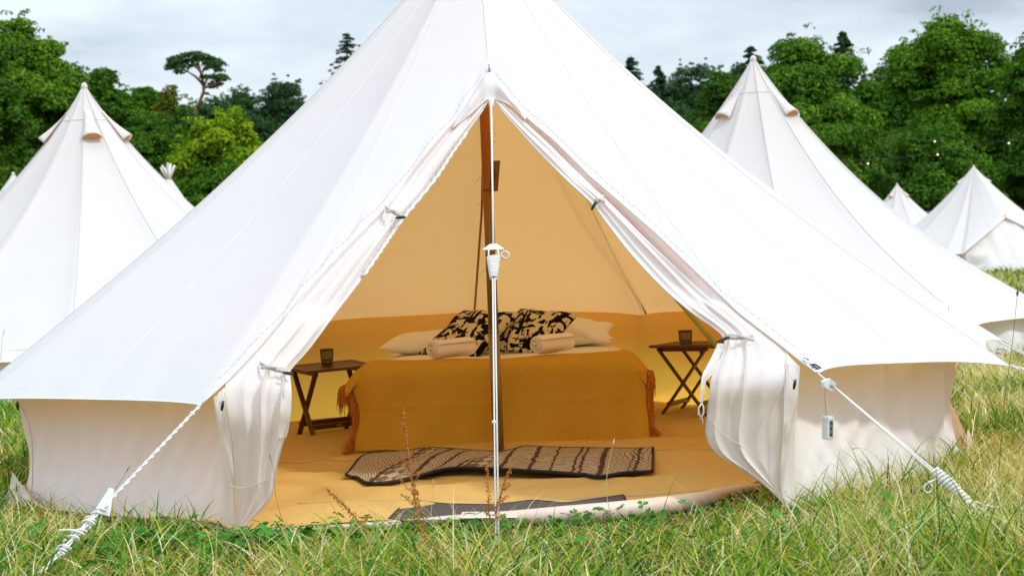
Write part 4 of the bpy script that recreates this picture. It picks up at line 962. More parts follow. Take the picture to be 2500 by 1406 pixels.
def blades(P, H, Wd, lean_dir, lean, col, K=4, droop=0.4):
    N = len(P); t = np.linspace(0, 1, K+1); ang = rng.uniform(0, 2*math.pi, N)
    sx = np.stack([-np.sin(ang), np.cos(ang), np.zeros(N)], -1)      # blade width direction
    ld = np.stack([np.cos(lean_dir), np.sin(lean_dir), np.zeros(N)], -1)
    V = np.zeros((N, K+1, 2, 3))
    for k, tt in enumerate(t):
        th = lean*(0.35 + 0.65*tt)*1.0 + droop*tt*tt
        # arc: integrate roughly
        c = P + ld*(H*tt*np.sin(lean*0.6 + droop*0.5*tt))[:, None] + np.array([0, 0, 1])*(H*tt*np.cos(lean*0.6 + droop*0.5*tt))[:, None]
        w = Wd*(1 - tt**1.6)*0.5 + 0.0003
        V[:, k, 0] = c - sx*w[:, None]; V[:, k, 1] = c + sx*w[:, None]
    b = (np.arange(N)*(K+1)*2)[:, None]
    F = np.concatenate([np.stack([b[:, 0]+2*k, b[:, 0]+2*k+1, b[:, 0]+2*k+3, b[:, 0]+2*k+2], -1) for k in range(K)])
    shade = np.ones((N, K+1, 2, 1)); C = np.repeat(col[:, None, None, :], K+1, 1).repeat(2, 2)*shade
    return V.reshape(-1, 3), F, C.reshape(-1, 3)
# where the tents stand (no grass inside)
door_line = np.array([(p.x, p.y) for p in sill])
def inside_tent(x, y):
    r = np.hypot(x, y); th = np.arctan2(y, x); f = (r < 2.27)
    front = (x > -1.05) & (x < 1.2) & (y < -1.2); yl = np.interp(x, door_line[:, 0], door_line[:, 1])
    return np.where(front, y > yl-0.03, f & (y > -2.02 + 0.2*np.abs(x)*0)) | ((r < 2.15) & ~front)
def patch_noise(x, y, s, seed):
    r_ = np.random.default_rng(seed); v = np.zeros_like(x)
    for k in range(8):
        a = r_.uniform(0, 6.28); f = s*r_.uniform(0.6, 1.9); v += np.sin(f*(x*math.cos(a)+y*math.sin(a)) + r_.uniform(0, 6.28))
    return v/8**0.5/1.2
GREEN = np.array([[0.11,0.28,0.012],[0.060,0.21,0.012],[0.20,0.36,0.02],[0.030,0.13,0.010],[0.26,0.39,0.03],[0.40,0.39,0.03]])
STRAW = np.array([[0.64,0.53,0.22],[0.80,0.71,0.42],[0.52,0.43,0.13],[0.66,0.47,0.10],[0.42,0.32,0.09],[0.84,0.76,0.50]])
def scatter(n, box):
    x = rng.uniform(box[0], box[1], n); y = rng.uniform(box[2], box[3], n); k = ~inside_tent(x, y); return x[k], y[k]
parts = []
def grass_layer(n, box, hmin, hmax, w, straw_bias, flat=0.0, K=4, hpow=1.5, tuft=True, far=False, zo=0.0):
    x, y = scatter(n, box); N = len(x)
    if tuft:
        cl = patch_noise(x, y, 9.0, 3); keep = rng.random(N) < 0.45 + 0.55*np.clip(cl+0.4, 0, 1); x, y = x[keep], y[keep]; N = len(x)
    z = terrain(x, y); s = patch_noise(x, y, 2.6, 11)*0.30 + patch_noise(x, y, 8.0, 17)*0.28 + straw_bias + np.clip((x+0.3)*0.14, 0, 0.3) - np.clip((-x-0.2)*0.12, 0, 0.12)
    isS = rng.random(N) < s
    col = GREEN[rng.integers(0, len(GREEN), N)]; col[isS] = STRAW[rng.integers(0, len(STRAW), isS.sum())]
    col = col*rng.uniform(0.8, 1.2, N)[:, None]
    H = hmin + (hmax-hmin)*rng.random(N)**hpow; H *= 1 + 0.35*patch_noise(x, y, 3.5, 23)
    H *= np.where((np.abs(x-0.05) < 1.15) & (y > -2.7), 0.48, 1.0)*np.where(x > 0.95, 1.0, 1.0)
    dl = np.interp(x, door_line[:, 0], door_line[:, 1]) - y; H *= np.where((np.abs(x-0.05) < 1.0) & (dl < 0.40), 0.55, 1.0)
    lean = np.abs(rng.normal(0.32, 0.34, N)) + flat*rng.random(N); lean[isS] += 0.35*rng.random(isS.sum())
    ld = rng.uniform(0, 6.28, N); Wd = w*1.25*rng.uniform(0.6, 1.35, N); Wd[isS] *= 0.6
    P = np.stack([x, y, z-0.004 + zo*rng.random(N)], -1); parts.append(blades(P, np.maximum(H, 0.02), Wd, ld, lean, col, K, droop=0.9))
B0 = (-2.9, 3.1, -3.75, -1.0)
grass_layer(44000, B0, 0.03, 0.10, 0.0052, 0.34, flat=0.7)
grass_layer(12000, B0, 0.06, 0.18, 0.0050, 0.30)
grass_layer(2400, B0, 0.14, 0.30, 0.0040, 0.45, hpow=2.0)
grass_layer(1100, B0, 0.10, 0.2, 0.009, -0.1, hpow=1.2)
grass_layer(20000, B0, 0.10, 0.26, 0.0050, 0.80, flat=1.7, zo=0.03)          # flattened straw
grass_layer(9000, B0, 0.08, 0.20, 0.0065, 0.0, flat=1.5, zo=0.035)
grass_layer(5200, (1.1, 2.9, -3.55, -1.2), 0.10, 0.27, 0.0050, 0.42)
# to the right of the tent and away behind
grass_layer(52000, (1.9, 5.2, -2.0, 5.0), 0.05, 0.17, 0.008, 0.50, flat=0.6, K=3)
grass_layer(9000, (1.9, 5.2, -2.0, 5.0), 0.12, 0.30, 0.006, 0.62, K=3)
grass_layer(26000, (-4.6, -2.0, -2.0, 5.0), 0.05, 0.16, 0.008, 0.25, flat=0.5, K=3)
grass_layer(60000, (5.0, 22, 5.0, 42), 0.06, 0.20, 0.03, 0.42, flat=0.4, K=2)
grass_layer(16000, (-12, -3, 3.0, 24), 0.06, 0.18, 0.02, 0.3, flat=0.4, K=2)
grass_layer(40000, (-7, 8, -7.2, -4.0), 0.04, 0.11, 0.008, 0.40, flat=0.5, K=3)
V, F, C, b = [], [], [], 0
for v, f, c in parts: V.append(v); F.append(f+b); C.append(c); b += len(v)
go = new_obj('grass', quads_mesh('grass', np.concatenate(V), np.concatenate(F), np.concatenate(C)), M['grass']); tag(go, 'long green grass and dry straw coloured stems', 'grass', kind='stuff')
# clover and low broad leaves beside the doorway
def ground_cover():
    cx = np.concatenate([rng.normal(-0.85, 0.40, 420), rng.normal(-1.45, .4, 240), rng.uniform(-0.3, 1.7, 260)]); cy = np.concatenate([rng.normal(-2.42, 0.11, 420), rng.normal(-2.55, .25, 240), rng.uniform(-2.9, -2.15, 260)])
    k = ~inside_tent(cx, cy-0.0); cx, cy = cx[k], cy[k]; V, F, C = [], [], []; b = 0
    for x, y in zip(cx, cy):
        h = rng.uniform(0.02, 0.065); n = 3 if rng.random() < 0.6 else 5; s = rng.uniform(0.010, 0.021); a0 = rng.uniform(0, 6.28); tl = rng.normal(0, .35, 2)
        col = np.array([0.05, 0.20, 0.02])*rng.uniform(0.7, 1.5)
        for q in range(n):
            a = a0 + q*6.283/n; d = np.array([math.cos(a), math.sin(a)]); p_ = np.array([-d[1], d[0]])
            for sg in (1, -1):
                pts = [(0, 0, 0), (d*s*.6 + p_*sg*s*.55), (d*s*1.35 + p_*sg*s*.38), (d*s*1.25)]
                for q_ in pts:
                    q2 = np.array([q_[0], q_[1]]); fold = 0.35*abs(np.dot(q2, p_)); V.append((x+q2[0], y+q2[1], h + fold + q2[0]*tl[0] + q2[1]*tl[1])); C.append(col)
                F.append((b, b+1, b+2, b+3)); b += 4
    return np.array(V), np.array(F), np.array(C)
v, f, c = ground_cover()
tag(new_obj('ground_cover', quads_mesh('ground_cover', v, f, c), M['grass']), 'low clover and broad leaved weeds in the turf', 'ground cover', kind='stuff')
# ---- dried dock stalks and tall single stems standing in the grass
M['dock'] = plain('rusty seed stalk', (0.42, 0.15, 0.03), 0.8, 0.35, 120); M['straw'] = plain('dry stem', (0.55, 0.48, 0.24), 0.8, 0.2, 60); M['stemgreen'] = plain('green stem', (0.10, 0.20, 0.03), 0.7, 0.2, 60)
def dock(label, pts, y, seeds, r=0.0032, br=None):
    pts = [Vector(PY(a, b_, y + dy)) for a, b_, dy in pts]; t = thing('dock_stalk', label, 'plant', pts[0], 'rusty dried dock stalks'); rs = resample([tuple(p) for p in pts], 40)
    MB().tube(rs, list(np.linspace(r, r*0.35, 40)), 6).build('stem', M['dock'], t)
    mb = MB(); rn = random.Random(len(label))
    for k in range(seeds):
        u = rn.uniform(0.42, 0.98); p = Vector(rs[int(u*39)]); o_ = Vector((rn.gauss(0, 1), rn.gauss(0, 1), rn.gauss(0, .6)))*0.0085*(1.3-u)
        mb.ball(p + o_, rn.uniform(0.0016, 0.0034), 5, 3)
    if br:
        for u, dx, dz in br:
            p = Vector(rs[int(u*39)]); e_ = p + Vector((dx, -0.01, dz)); mb.tube([p, p.lerp(e_, .5) + Vector((0, 0, -0.006)), e_], 0.0012, 4)
            for k in range(26): mb.ball(p.lerp(e_, rn.uniform(0.2, 1)) + Vector((rn.gauss(0, .004), rn.gauss(0, .004), rn.gauss(0, .004))), rn.uniform(.0016, .0030), 5, 3)
    mb.build('seed_head', M['dock'], t)
dock('tallest rusty dock stalk, left of the middle rope', [(1052,1406,0),(1030,1310,0),(1012,1210,.0),(998,1110,.02),(988,1040,.03),(985,992,.03)], -2.75, 260, 0.0042, [(.42,-.045,.05),(.5,-.05,.06),(.55,.03,.05),(.62,-.03,.06),(.35,-.04,.02)])
dock('reddish dock stalk close beside the tallest one', [(1075,1406,0),(1048,1330,0),(1030,1250,.0),(1014,1190,.02)], -2.72, 90, 0.003)
dock('leaning brown dock stalk at the left of the doorway', [(940,1340,0),(880,1275,0),(838,1232,.0),(795,1190,.02)], -2.5, 170, 0.0026, [(.3,-.03,.03),(.4,.02,.03)])
dock('short rusty stalk just left of the rope foot', [(1192,1380,0),(1195,1290,0),(1192,1210,.0),(1188,1130,.02)], -2.6, 120, 0.0022, [(.5,-.02,.03)])
dock('curving dock stalk just right of the rope', [(1205,1370,0),(1208,1280,0),(1222,1210,.0),(1245,1145,.02),(1262,1140,.02)], -2.6, 150, 0.002, [(.6,.03,.02),(.7,.03,.03),(.5,-.02,.03)])
dock('red dead stalk in the bottom right corner', [(2446,1350,0),(2442,1300,0),(2437,1262,0)], -2.75, 4, 0.004)
def stem(label, pts, y, mat, r=0.0016, ear=0):
    p = [Vector(PY(a, b_, y)) for a, b_ in pts]; t = thing('grass_stem', label, 'plant', p[0], 'tall single grass stems'); rs = resample([tuple(q) for q in p], 24)
    MB().tube(rs, list(np.linspace(r, r*0.4, 24)), 5).build('stem', mat, t)
    mb = MB(); e_ = Vector(rs[-1]); d = (Vector(rs[-1])-Vector(rs[-4])).normalized(); mb.tube([e_ - d*0.03, e_ - d*0.015, e_], [r*.8, r*(1.7+ear), r*.4], 5); mb.build('seed_head', mat, t)
stem('pale straight stem in front of the right end of the rug', [(1540,1406),(1520,1330),(1480,1200),(1500,1070)], -2.6, M['straw'], .002)
stem('bent stem with a brown tip against the right wall', [(2210,1260),(2180,1170),(2135,1110),(2100,1093),(2075,1095)], -2.0, M['straw'], .0016)
stem('thin stem beside the left end of the doormat', [(1052,1260),(1056,1210),(1058,1168)], -2.5, M['straw'], .0014)
stem('tall dark green stem at the right edge', [(2425,1250),(2440,1130),(2452,980),(2470,850),(2485,705)], -1.9, M['stemgreen'], .0022, 1)
stem('upright stem crossing the right neighbour tent', [(2320,900),(2319,860),(2316,745)], -0.9, M['straw'], .0014)
stem('brown grass stem in front of the left curtain', [(700,1300),(675,1220),(668,1150),(657,1105)], -2.45, M['dock'], .0014)
stem('thin dark stem leaning over the left wall', [(245,1240),(290,1180),(318,1135)], -2.2, M['stemgreen'], .0014)
stem('pale grass stem in front of the far left tent', [(2,880),(6,830),(12,800)], -1.6, M['straw'], .0012)
# ================================================================== NEIGHBOUR TENTS
def bell(name, label, centre, yaw, sag, mat, rad=2.5, top=2.66, ez=0.40, vents=(), lean=(0, 0), door=None, n_c=12, group=None, guys=True, wall_r=0.92, power=0.75):
    cx, cy = centre; z0 = float(terrain(cx, cy)); t = thing(name, label, 'tent', (cx, cy, z0), group)
    ap = np.array([lean[0], lean[1], top]); n = 18; B = []; S = []
    cs = [np.array([rad*math.cos(yaw + 2*math.pi*i/n_c), rad*math.sin(yaw + 2*math.pi*i/n_c), ez]) for i in range(n_c)]
    for i in range(n_c):
        e_ = eave(cs[i], cs[(i+1) % n_c], n)[:-1]; B.append(e_); s = np.linspace(0, 1, n)[:-1]; S.append(sag + 0.014*np.sin(math.pi*s))
    B = np.concatenate(B); S = np.concatenate(S)
    if door is not None:            # pull the peak of the doorway out and up
        a0, hw, pr, pz = door
        th = np.arctan2(B[:, 1], B[:, 0]); d = np.abs((th-a0+math.pi) % (2*math.pi) - math.pi); k = np.clip(1-d/hw, 0, 1)
        pk = np.array([pr*math.cos(a0), pr*math.sin(a0), pz]); ea = B.copy()
        e1 = np.array([rad*math.cos(a0-hw), rad*math.sin(a0-hw), ez]); e2 = np.array([rad*math.cos(a0+hw), rad*math.sin(a0+hw), ez])
        sgn = ((th-a0+math.pi) % (2*math.pi) - math.pi) < 0; kk = k[:, None]; 
        B = np.where(kk > 0, np.where(sgn[:, None], e1, e2)*(1-kk) + pk*kk, B); S = S*(1-k)
    G = roof_grid(ap, B, S, power if door is None else 0.85, 36)
    rf = grid_obj('roof', G, mat, t, close=True, local=True)
    for i in range(n_c):
        j = i*(n-1); pts = [Vector(G[q, j])*1.0 + Vector((G[q, j][0], G[q, j][1], 2)).normalized()*0.004 for q in range(0, 36)]
        MB().tube(pts, 0.0022, 5).build('seam', M['seam_soft'], t, local=True)
    MB().tube([Vector(p) for p in G[3]] + [Vector(G[3][0])], 0.006, 5).build('cap_seam', M['seam'], t, local=True)
    MB().tube([Vector(p) for p in G[-1]] + [Vector(G[-1][0])], 0.005, 5).build('eave_hem', M['seam'], t, local=True)
    MB().ball((ap[0], ap[1], top-0.025), 0.03, 10, 6, (1, 1, 1.3)).build('cap', mat, t, local=True)
    T = G[-3]; th = np.arctan2(T[:, 1], T[:, 0]); wr = rad*wall_r; W = []
    for q in range(12):
        f = q/11; Q = T*(1-f); Q[:, :2] += np.stack([wr*np.cos(th), wr*np.sin(th)], -1)*f
        if door is None or True:
            Q[:, :2] *= (1 + 0.012*np.sin(th*19+3*f) + 0.010*np.sin(th*37-5*f)*math.sin(math.pi*f))[:, None]
        W.append(Q)
    grid_obj('wall', np.array(W), M['wall'], t, close=True, local=True)
    for a in vents:                 # hooded vents below the cap
        d = Vector((math.cos(a), math.sin(a), 0)); s = Vector((-math.sin(a), math.cos(a), 0)); P = []; Q_ = []
        for q in range(13):
            tt = 0.062 + 0.082*q/12; r_ = rad*tt; zc = top + (ez-top)*tt - sag*math.sin(math.pi*tt**0.75); k = (q/12)**1.4
            c0 = Vector((ap[0], ap[1], 0))*(1-tt) + d*r_ + Vector((0, 0, zc)); w = 0.025 + 0.062*k; P.append([tuple(c0 + s*w*math.sin(x) + d*(0.050*k*math.cos(x)**1.0 + 0.004) + Vector((0, 0, 0.05*k*math.cos(x)))) for x in np.linspace(-math.pi/2, math.pi/2, 17)])
        grid_obj('vent_hood', np.array(P), mat, t, local=True, thick=0.006)
        e_ = P[-1]; base = Vector(e_[0]).lerp(Vector(e_[-1]), .5); P2 = [[tuple(Vector(p).lerp(base, f) - d*0.02 + Vector((0,0,.01))) for p in e_] for f in (0, .5, 1)]
        grid_obj('vent_gauze', np.array(P2), M['vent'], t, local=True)
    if door is not None:
        a0, hw, pr, pz = door; d = Vector((math.cos(a0), math.sin(a0), 0)); pk = d*(pr-0.05) + Vector((0, 0, pz-0.1))
        for sg in (-1, 1):
            cb = Vector((rad*.94*math.cos(a0+sg*hw), rad*.94*math.sin(a0+sg*hw), ez)); fb = Vector((wr*math.cos(a0+sg*hw), wr*math.sin(a0+sg*hw), 0)); mid = d*wr*0.98
            P = []
            for q in range(24):
                f = q/23; o_ = pk.lerp(cb, min(1, f/0.75)) if f < .75 else cb.lerp(fb, (f-.75)/.25); i_ = pk.lerp(mid, f)
                P.append([tuple(o_.lerp(i_, x) + d*0.015*math.sin(x*9+f*5)*math.sin(math.pi*x)*(f) + Vector((0, 0, 0))) for x in np.linspace(0, 1, 20)])
            grid_obj('door_curtain', np.array(P), M['wall'], t, local=True)
        MB().tube([pk + d*0.02, d*(wr*.99+.02)], 0.022, 8).build('door_zip', M['seam'], t, local=True)
        MB().tube([d*pr + Vector((0, 0, pz-.03)), d*pr + Vector((0, 0, pz+.07))], 0.01, 6).build('pole_spike', M['steel'], t, local=True)
        for sg in (-1, 1): MB().tube([Vector(pk) + d*.06 + Vector((0,0,.09)), Vector((rad*math.cos(a0+sg*hw), rad*math.sin(a0+sg*hw), ez)) + d*.02], 0.012, 6).build('door_edge_hem', M['seam'], t, local=True)
    if guys:
        for i in range(n_c):
            c_ = Vector(cs[i]); o_ = Vector((c_.x, c_.y, 0)).normalized(); MB().tube([c_, Vector((c_.x, c_.y, 0)) + o_*0.85], 0.007, 5).build('guy_rope', M['rope'], t, local=True)
    return t
def place_top(px, py, y): p = PY(px, py, y); return p
a = PY(205, 205, 6.6); bell('bell_tent', 'large white bell tent at the left behind the main tent, cream vents under its tip', (a.x-0.02, 6.6), R(10), 0.27, M['canvas_far'], top=a.z, ez=0.31, lean=(0.02, 0), vents=(R(-170), R(-68), R(-5), R(100)))
a = PY(1833, 135, 6.3); bell('bell_tent', 'tall white bell tent on the right, directly behind the main tent', (a.x+0.02, 6.3), R(-1), 0.32, M['canvas_far'], rad=2.54, power=0.84, top=a.z, ez=0.31, vents=(R(-147), R(-43), R(20), R(140)))
a = PY(2377, 405, 35.5); bell('bell_tent', 'distant white bell tent with closed triangular doors at the right edge', (a.x, 35.5), R(-2), 0.20, M['canvas_far'], rad=2.75, top=a.z, ez=0.42, vents=(R(165), R(5)), door=(R(-81), R(32), 1.75, 1.32))
a = PY(2190, 447, 46); bell('bell_tent', 'small distant white tent between the right bell tent and the one with closed doors', (a.x, 46), R(5), 0.2, M['canvas_far'], top=a.z, ez=0.45, vents=(R(-140), R(-40)))
a = PY(32, 420, 19.5); bell('bell_tent', 'white bell tent tip peeking out at the left edge of the photo', (a.x, 19.5), R(5), 0.22, M['canvas'], top=a.z, ez=0.4, rad=2.6)
# tipi whose crossed poles show behind the left tent
a = PY(410, 418, 27.0); z0 = float(terrain(a.x, 27.0)); tp = thing('tipi', 'crossed pole tips of a tipi showing over the left tent', 'tent', (a.x, 27.0, z0))
n = 14; P = []
for q in range(20):
    f = q/19; P.append([((1.75*(1-f)+0.07)*math.cos(2*math.pi*i/40)*(1+.01*math.sin(i*9)), (1.75*(1-f)+0.07)*math.sin(2*math.pi*i/40), (a.z-z0-0.18)*f) for i in range(40)])
grid_obj('cover', np.array(P), M['canvas_far'], tp, close=True, local=True)
for i in range(7):
    th = 2*math.pi*i/7; hh = a.z - z0; MB().tube([(1.7*math.cos(th), 1.7*math.sin(th), 0), (-0.04*math.cos(th), -0.04*math.sin(th), hh-0.13), (-0.15*math.cos(th), -0.15*math.sin(th), hh+0.08+0.04*(i % 3))], [0.035, 0.028, 0.024], 7).build('pole', M['seam'], tp, local=True)
# leaf litter at the foot of the right neighbour tent
mb = MB(); c0 = PZ(2445, 868, 0.06)
for k in range(170):
    p = c0 + Vector((random.gauss(0.0, 0.13), random.gauss(0, 0.10), random.uniform(-.03, .05))); Mx = Matrix.Rotation(random.uniform(0, 6), 3, 'Z') @ Matrix.Rotation(random.gauss(0, .6), 3, 'X')
    s = random.uniform(.008, .02); mb.add([p + Mx @ Vector(v) for v in ((-s, 0, 0), (0, -s*.5, s*.2), (s, 0, 0), (0, s*.5, s*.2))], [(0,1,2,3)])
M['litter'] = plain('dead leaves', (0.14, 0.06, 0.025), 0.9, 0.5, 60); tag(mb.build('leaf_litter', M['litter'], smooth=False), 'dead brown leaves heaped at the foot of the right tent', 'leaf litter', kind='stuff')
# ================================================================== CAR
def car(label, px, py, y, yaw):
    p = PY(px, py, y); z0 = float(terrain(p.x, y)); t = thing('parked_car', label, 'car', (p.x, y, z0)); H = p.z - z0
    prof = [(-2.1,.45),(-2.15,.75),(-2.05,.98),(-1.75,1.05),(-1.45,1.5),(-0.9,1.6),(0.3,1.6),(0.75,1.48),(1.15,1.08),(1.9,.95),(2.12,.75),(2.1,.42)]
    k = H/1.6; paint = plain('blue car paint', (0.04, 0.10, 0.17), 0.25, 0.02, metal=0.3); glass = plain('car glass', (0.03, 0.05, 0.06), 0.08, 0.02)
    V = []; ws = [.84,.86,.88,.86,.72,.68,.68,.72,.84,.86,.84,.8]
    for s in (-1, 1): V += [(x*k, s*w*k, z*k) for (x, z), w in zip(prof, ws)]
    n = len(prof); F = [tuple(range(n))[::-1], tuple(range(n, 2*n))] + [(i, (i+1) % n, n+(i+1) % n, n+i) for i in range(n)]
    MB().add(V, F).build('body', paint, t, smooth=False, local=True, bevel=0.05)
    for s in (-1, 1):
        q = [(-1.35,1.44),(-.85,1.53),(.28,1.53),(.68,1.42),(.98,1.10),(-1.62,1.10)]; MB().add([(x*k, s*(0.87-(z-1.1)*.33)*k+s*.012, z*k) for x, z in q], [tuple(range(6))]).build('window', glass, t, smooth=False, local=True)
        for x in (-1.3, 1.3):
            w = MB().tube([(x*k, s*.70*k, .34*k), (x*k, s*.90*k, .34*k)], .34*k, 20).build('wheel', M['black'], t, local=True); MB().tube([(x*k, s*.89*k, .34*k), (x*k, s*.915*k, .34*k)], .2*k, 14).build('rim', M['steel'], w, local=True)
    for x, sgn in ((.93, 1), (-1.62, -1)): MB().add([(x*k+sgn*.02+(z-1.1)*-sgn*.85*k*.9+(.1 if sgn>0 else 0), s*.66*k, z*k+.02) for z in (1.12, 1.45) for s in (-1, 1)], [(0,1,3,2)]).build('windscreen', glass, t, smooth=False, local=True)
    t.rotation_euler = (0, 0, yaw); return t
car('dark blue car roof showing between the two distant tents', 2300, 516, 51, R(15))
# ================================================================== TREES
M['bark'] = plain('bark', (0.075, 0.055, 0.04), 0.95, 0.4, 6, bump=0.02); M['pinebark'] = plain('orange pine bark', (0.36, 0.17, 0.085), 0.9, 0.3, 3, bump=0.02)
def leaf_cloud(cent, crad, nper, size, base, var, seed, hue=None, flat=0.75):
    rn = np.random.default_rng(seed); N = int(nper.sum()); idx = np.repeat(np.arange(len(cent)), nper)
    d = rn.normal(size=(N, 3)); d /= np.linalg.norm(d, axis=1)[:, None]; d[:, 2] = np.where(d[:, 2] < -0.35, -d[:, 2], d[:, 2])
    rad = crad[idx]*rn.uniform(0.55, 1.08, N)**0.7; p = cent[idx] + d*rad[:, None]*np.array([1, 1, flat])
    nrm = d + rn.normal(size=(N, 3))*0.55 + np.array([0, 0, 0.35]); nrm /= np.linalg.norm(nrm, axis=1)[:, None]
    a = np.cross(nrm, rn.normal(size=(N, 3))); a /= np.linalg.norm(a, axis=1)[:, None]; b = np.cross(nrm, a)
    s = size*rn.uniform(0.55, 1.3, N)[:, None]
    V = np.stack([p - a*s, p - b*s*0.55 + nrm*s*.15, p + a*s, p + b*s*0.55 + nrm*s*.15], 1).reshape(-1, 3)
    F = np.arange(N*4).reshape(-1, 4); ct = rn.uniform(0, 1, len(cent))
    k = (0.5*ct[idx] + 0.5*rn.random(N))[:, None]; col = np.array(base)*(1-k) + np.array(var)*k
    col *= rn.uniform(0.6, 1.25, N)[:, None]
    return V, F, np.repeat(col, 4, 0)
def tree(name, label, pxc, pytop, y, pxw, base, var, seed, pybot=None, size=0.20, ncl=190, nleaf=34000, group=None, lobes=None, crad=(0.45, 1.0), shape=0.5, cat='tree', dens=1.0):
    p = PY(pxc, pytop, y); z0 = float(terrain(p.x, y)); H = p.z - z0; Wd = pxw/2*(y-CAM.y)/FPX
    zb = 0.10*H if pybot is None else max(0.4, PY(pxc, pybot, y).z - z0)
    t = thing(name, label, cat, (p.x, y, z0), group); rn = np.random.default_rng(seed)
    nl = 9; L_ = []
    if lobes is None:
        for k in range(nl):
            a = 2*math.pi*k/nl + rn.uniform(-.3, .3); rr = rn.uniform(0.40, 0.62); zz = zb + (H-zb)*rn.uniform(0.22, 0.62); L_.append((Wd*rr*math.cos(a), Wd*rr*math.sin(a), zz, Wd*rn.uniform(.36, .48), (H-zb)*rn.uniform(.20, .30)))
        for k in range(4):
            a = rn.uniform(0, 6.28); L_.append((Wd*.25*math.cos(a), Wd*.25*math.sin(a), zb + (H-zb)*rn.uniform(.62, .74), Wd*rn.uniform(.34, .44), (H-zb)*.24))
        L_.append((0, 0, zb + (H-zb)*.42, Wd*.5, (H-zb)*.34)); L_.append((0, -Wd*.35, zb + (H-zb)*.30, Wd*.5, (H-zb)*.24))
        L_.append((rn.uniform(-.1, .1)*Wd, 0, zb + (H-zb)*.80, Wd*.34, (H-zb)*.20))
    else: L_ = [(Wd*a, Wd*b_, zb + (H-zb)*c_, Wd*d_, (H-zb)*e_) for a, b_, c_, d_, e_ in lobes]
    cen, cr = [], []
    per = max(3, int(ncl/len(L_)))
    for lx, ly, lz, lr, lh in L_:
        for k in range(per):
            d = rn.normal(size=3); d /= np.linalg.norm(d); d[2] = abs(d[2])*0.9 - 0.25; q = rn.uniform(0.62, 1.0)
            cen.append((lx + d[0]*lr*q, ly + d[1]*lr*q, lz + d[2]*lh*q)); cr.append(rn.uniform(*crad))
    cen, cr = np.array(cen), np.array(cr); cr *= min(1.0, Wd/4.5)**0.5
    cen[:, 2] = np.clip(cen[:, 2], zb*0.7, H - cr*0.6); nper = np.maximum(8, (nleaf*cr**2/np.sum(cr**2))).astype(int)
    size *= 0.56; nper = (nper*2.2).astype(int)
    V, F, C = leaf_cloud(cen, cr, nper, size, base, var, seed)
    # stray twigs of leaves breaking the outline
    k = rn.integers(0, len(cen), 560); d = rn.normal(size=(560, 3)); d /= np.linalg.norm(d, axis=1)[:, None]; d[:, 2] = np.abs(d[:, 2]); tw = cen[k] + d*(cr[k]*rn.uniform(1.0, 1.5, 560))[:, None]
    V2, F2, C2 = leaf_cloud(tw, rn.uniform(.12, .3, 560), np.full(560, 18), size*.9, base, var, seed+1); F2 = F2 + len(V)
    me = quads_mesh('crown', np.concatenate([V, V2]), np.concatenate([F, F2]), np.concatenate([C, C2])); new_obj('crown', me, M['leaf'], t, local=True)
    mb = MB(); r0 = 0.028*H + 0.08; tip = (0, 0, H*.72); mb.tube([(0, 0, -0.2), (0.02*H, 0, H*.2), (-.01*H, .01*H, H*.45), tip], [r0*1.25, r0*.85, r0*.55, r0*.2], 10)
    for lx, ly, lz, lr, lh in L_: mb.tube([(0.01*H, 0, H*rn.uniform(.16, .35)), (lx*.45, ly*.45, lz*.72), (lx, ly, lz + lh*.4)], [r0*.42, r0*.26, r0*.08], 7)
    mb.build('trunk', M['bark'], t, local=True); return t
DG, DG2 = (0.024, 0.090, 0.009), (0.110, 0.250, 0.016)       # deep green
MG, MG2 = (0.036, 0.130, 0.010), (0.185, 0.350, 0.020)
YG, YG2 = (0.080, 0.240, 0.010), (0.340, 0.430, 0.012)
BG, BG2 = (0.035, 0.095, 0.035), (0.085, 0.170, 0.065)       # haze of distance put into the leaf colour as a blue tint
GRP = 'broadleaf trees along the field edge'
tree('oak_tree', 'tallest dark oak at the far left, behind the left tent', 60, 22, 62, 430, DG, MG2, 21, size=.17, ncl=230, nleaf=60000, group=GRP)
tree('oak_tree', 'lighter green oak cut by the left picture edge', -60, 60, 56, 260, MG, (0.12,0.22,0.02), 22, size=.16, nleaf=26000, group=GRP)
tree('oak_tree', 'dark oak sloping down just right of the tallest left oak', 262, 150, 66, 250, DG, DG2, 23, size=.17, nleaf=34000, group=GRP)
tree('oak_tree', 'dark rounded tree between the left oaks and the pine', 360, 178, 72, 210, DG, DG2, 24, size=.17, nleaf=30000, group=GRP)
tree('small_tree', 'yellowish bush top between the dark trees and the pine', 412, 196, 70, 120, (0.07,0.12,0.01), (0.20,0.19,0.02), 25, size=.16, ncl=80, nleaf=12000, group=GRP)
tree('maple_tree', 'bright yellow green maple right of the left tent', 545, 264, 52, 350, YG, YG2, 26, size=.135, ncl=190, nleaf=52000, group=GRP, crad=(.4, .85))
tree('field_tree', 'mid green tree left of the bright maple, behind the tent tip', 360, 262, 56, 260, MG, (0.11,0.22,0.02), 27, size=.15, ncl=170, nleaf=42000, group=GRP, crad=(.45, .9))
tree('field_tree', 'dull green tree below the pine trunk', 440, 235, 66, 170, BG, DG2, 28, size=.15, nleaf=20000, group=GRP)
tree('field_tree', 'shadowy low tree under the maple beside the main tent', 520, 400, 50, 260, DG, DG2, 29, size=.13, nleaf=22000, group=GRP, crad=(.4, .8))
tree('oak_tree', 'broad rounded oak right of the tall white tent tip', 1940, 92, 58, 480, (0.04,0.13,0.012), (0.15,0.30,0.02), 31, size=.16, ncl=260, nleaf=70000, group=GRP)
tree('oak_tree', 'tall dark oak at the far right', 2325, 32, 66, 470, MG, MG2, 32, size=.17, ncl=250, nleaf=66000, group=GRP)
tree('oak_tree', 'darker oak filling the dip between the two big right oaks', 2160, 178, 74, 300, DG, DG2, 38, size=.17, nleaf=30000, group=GRP)
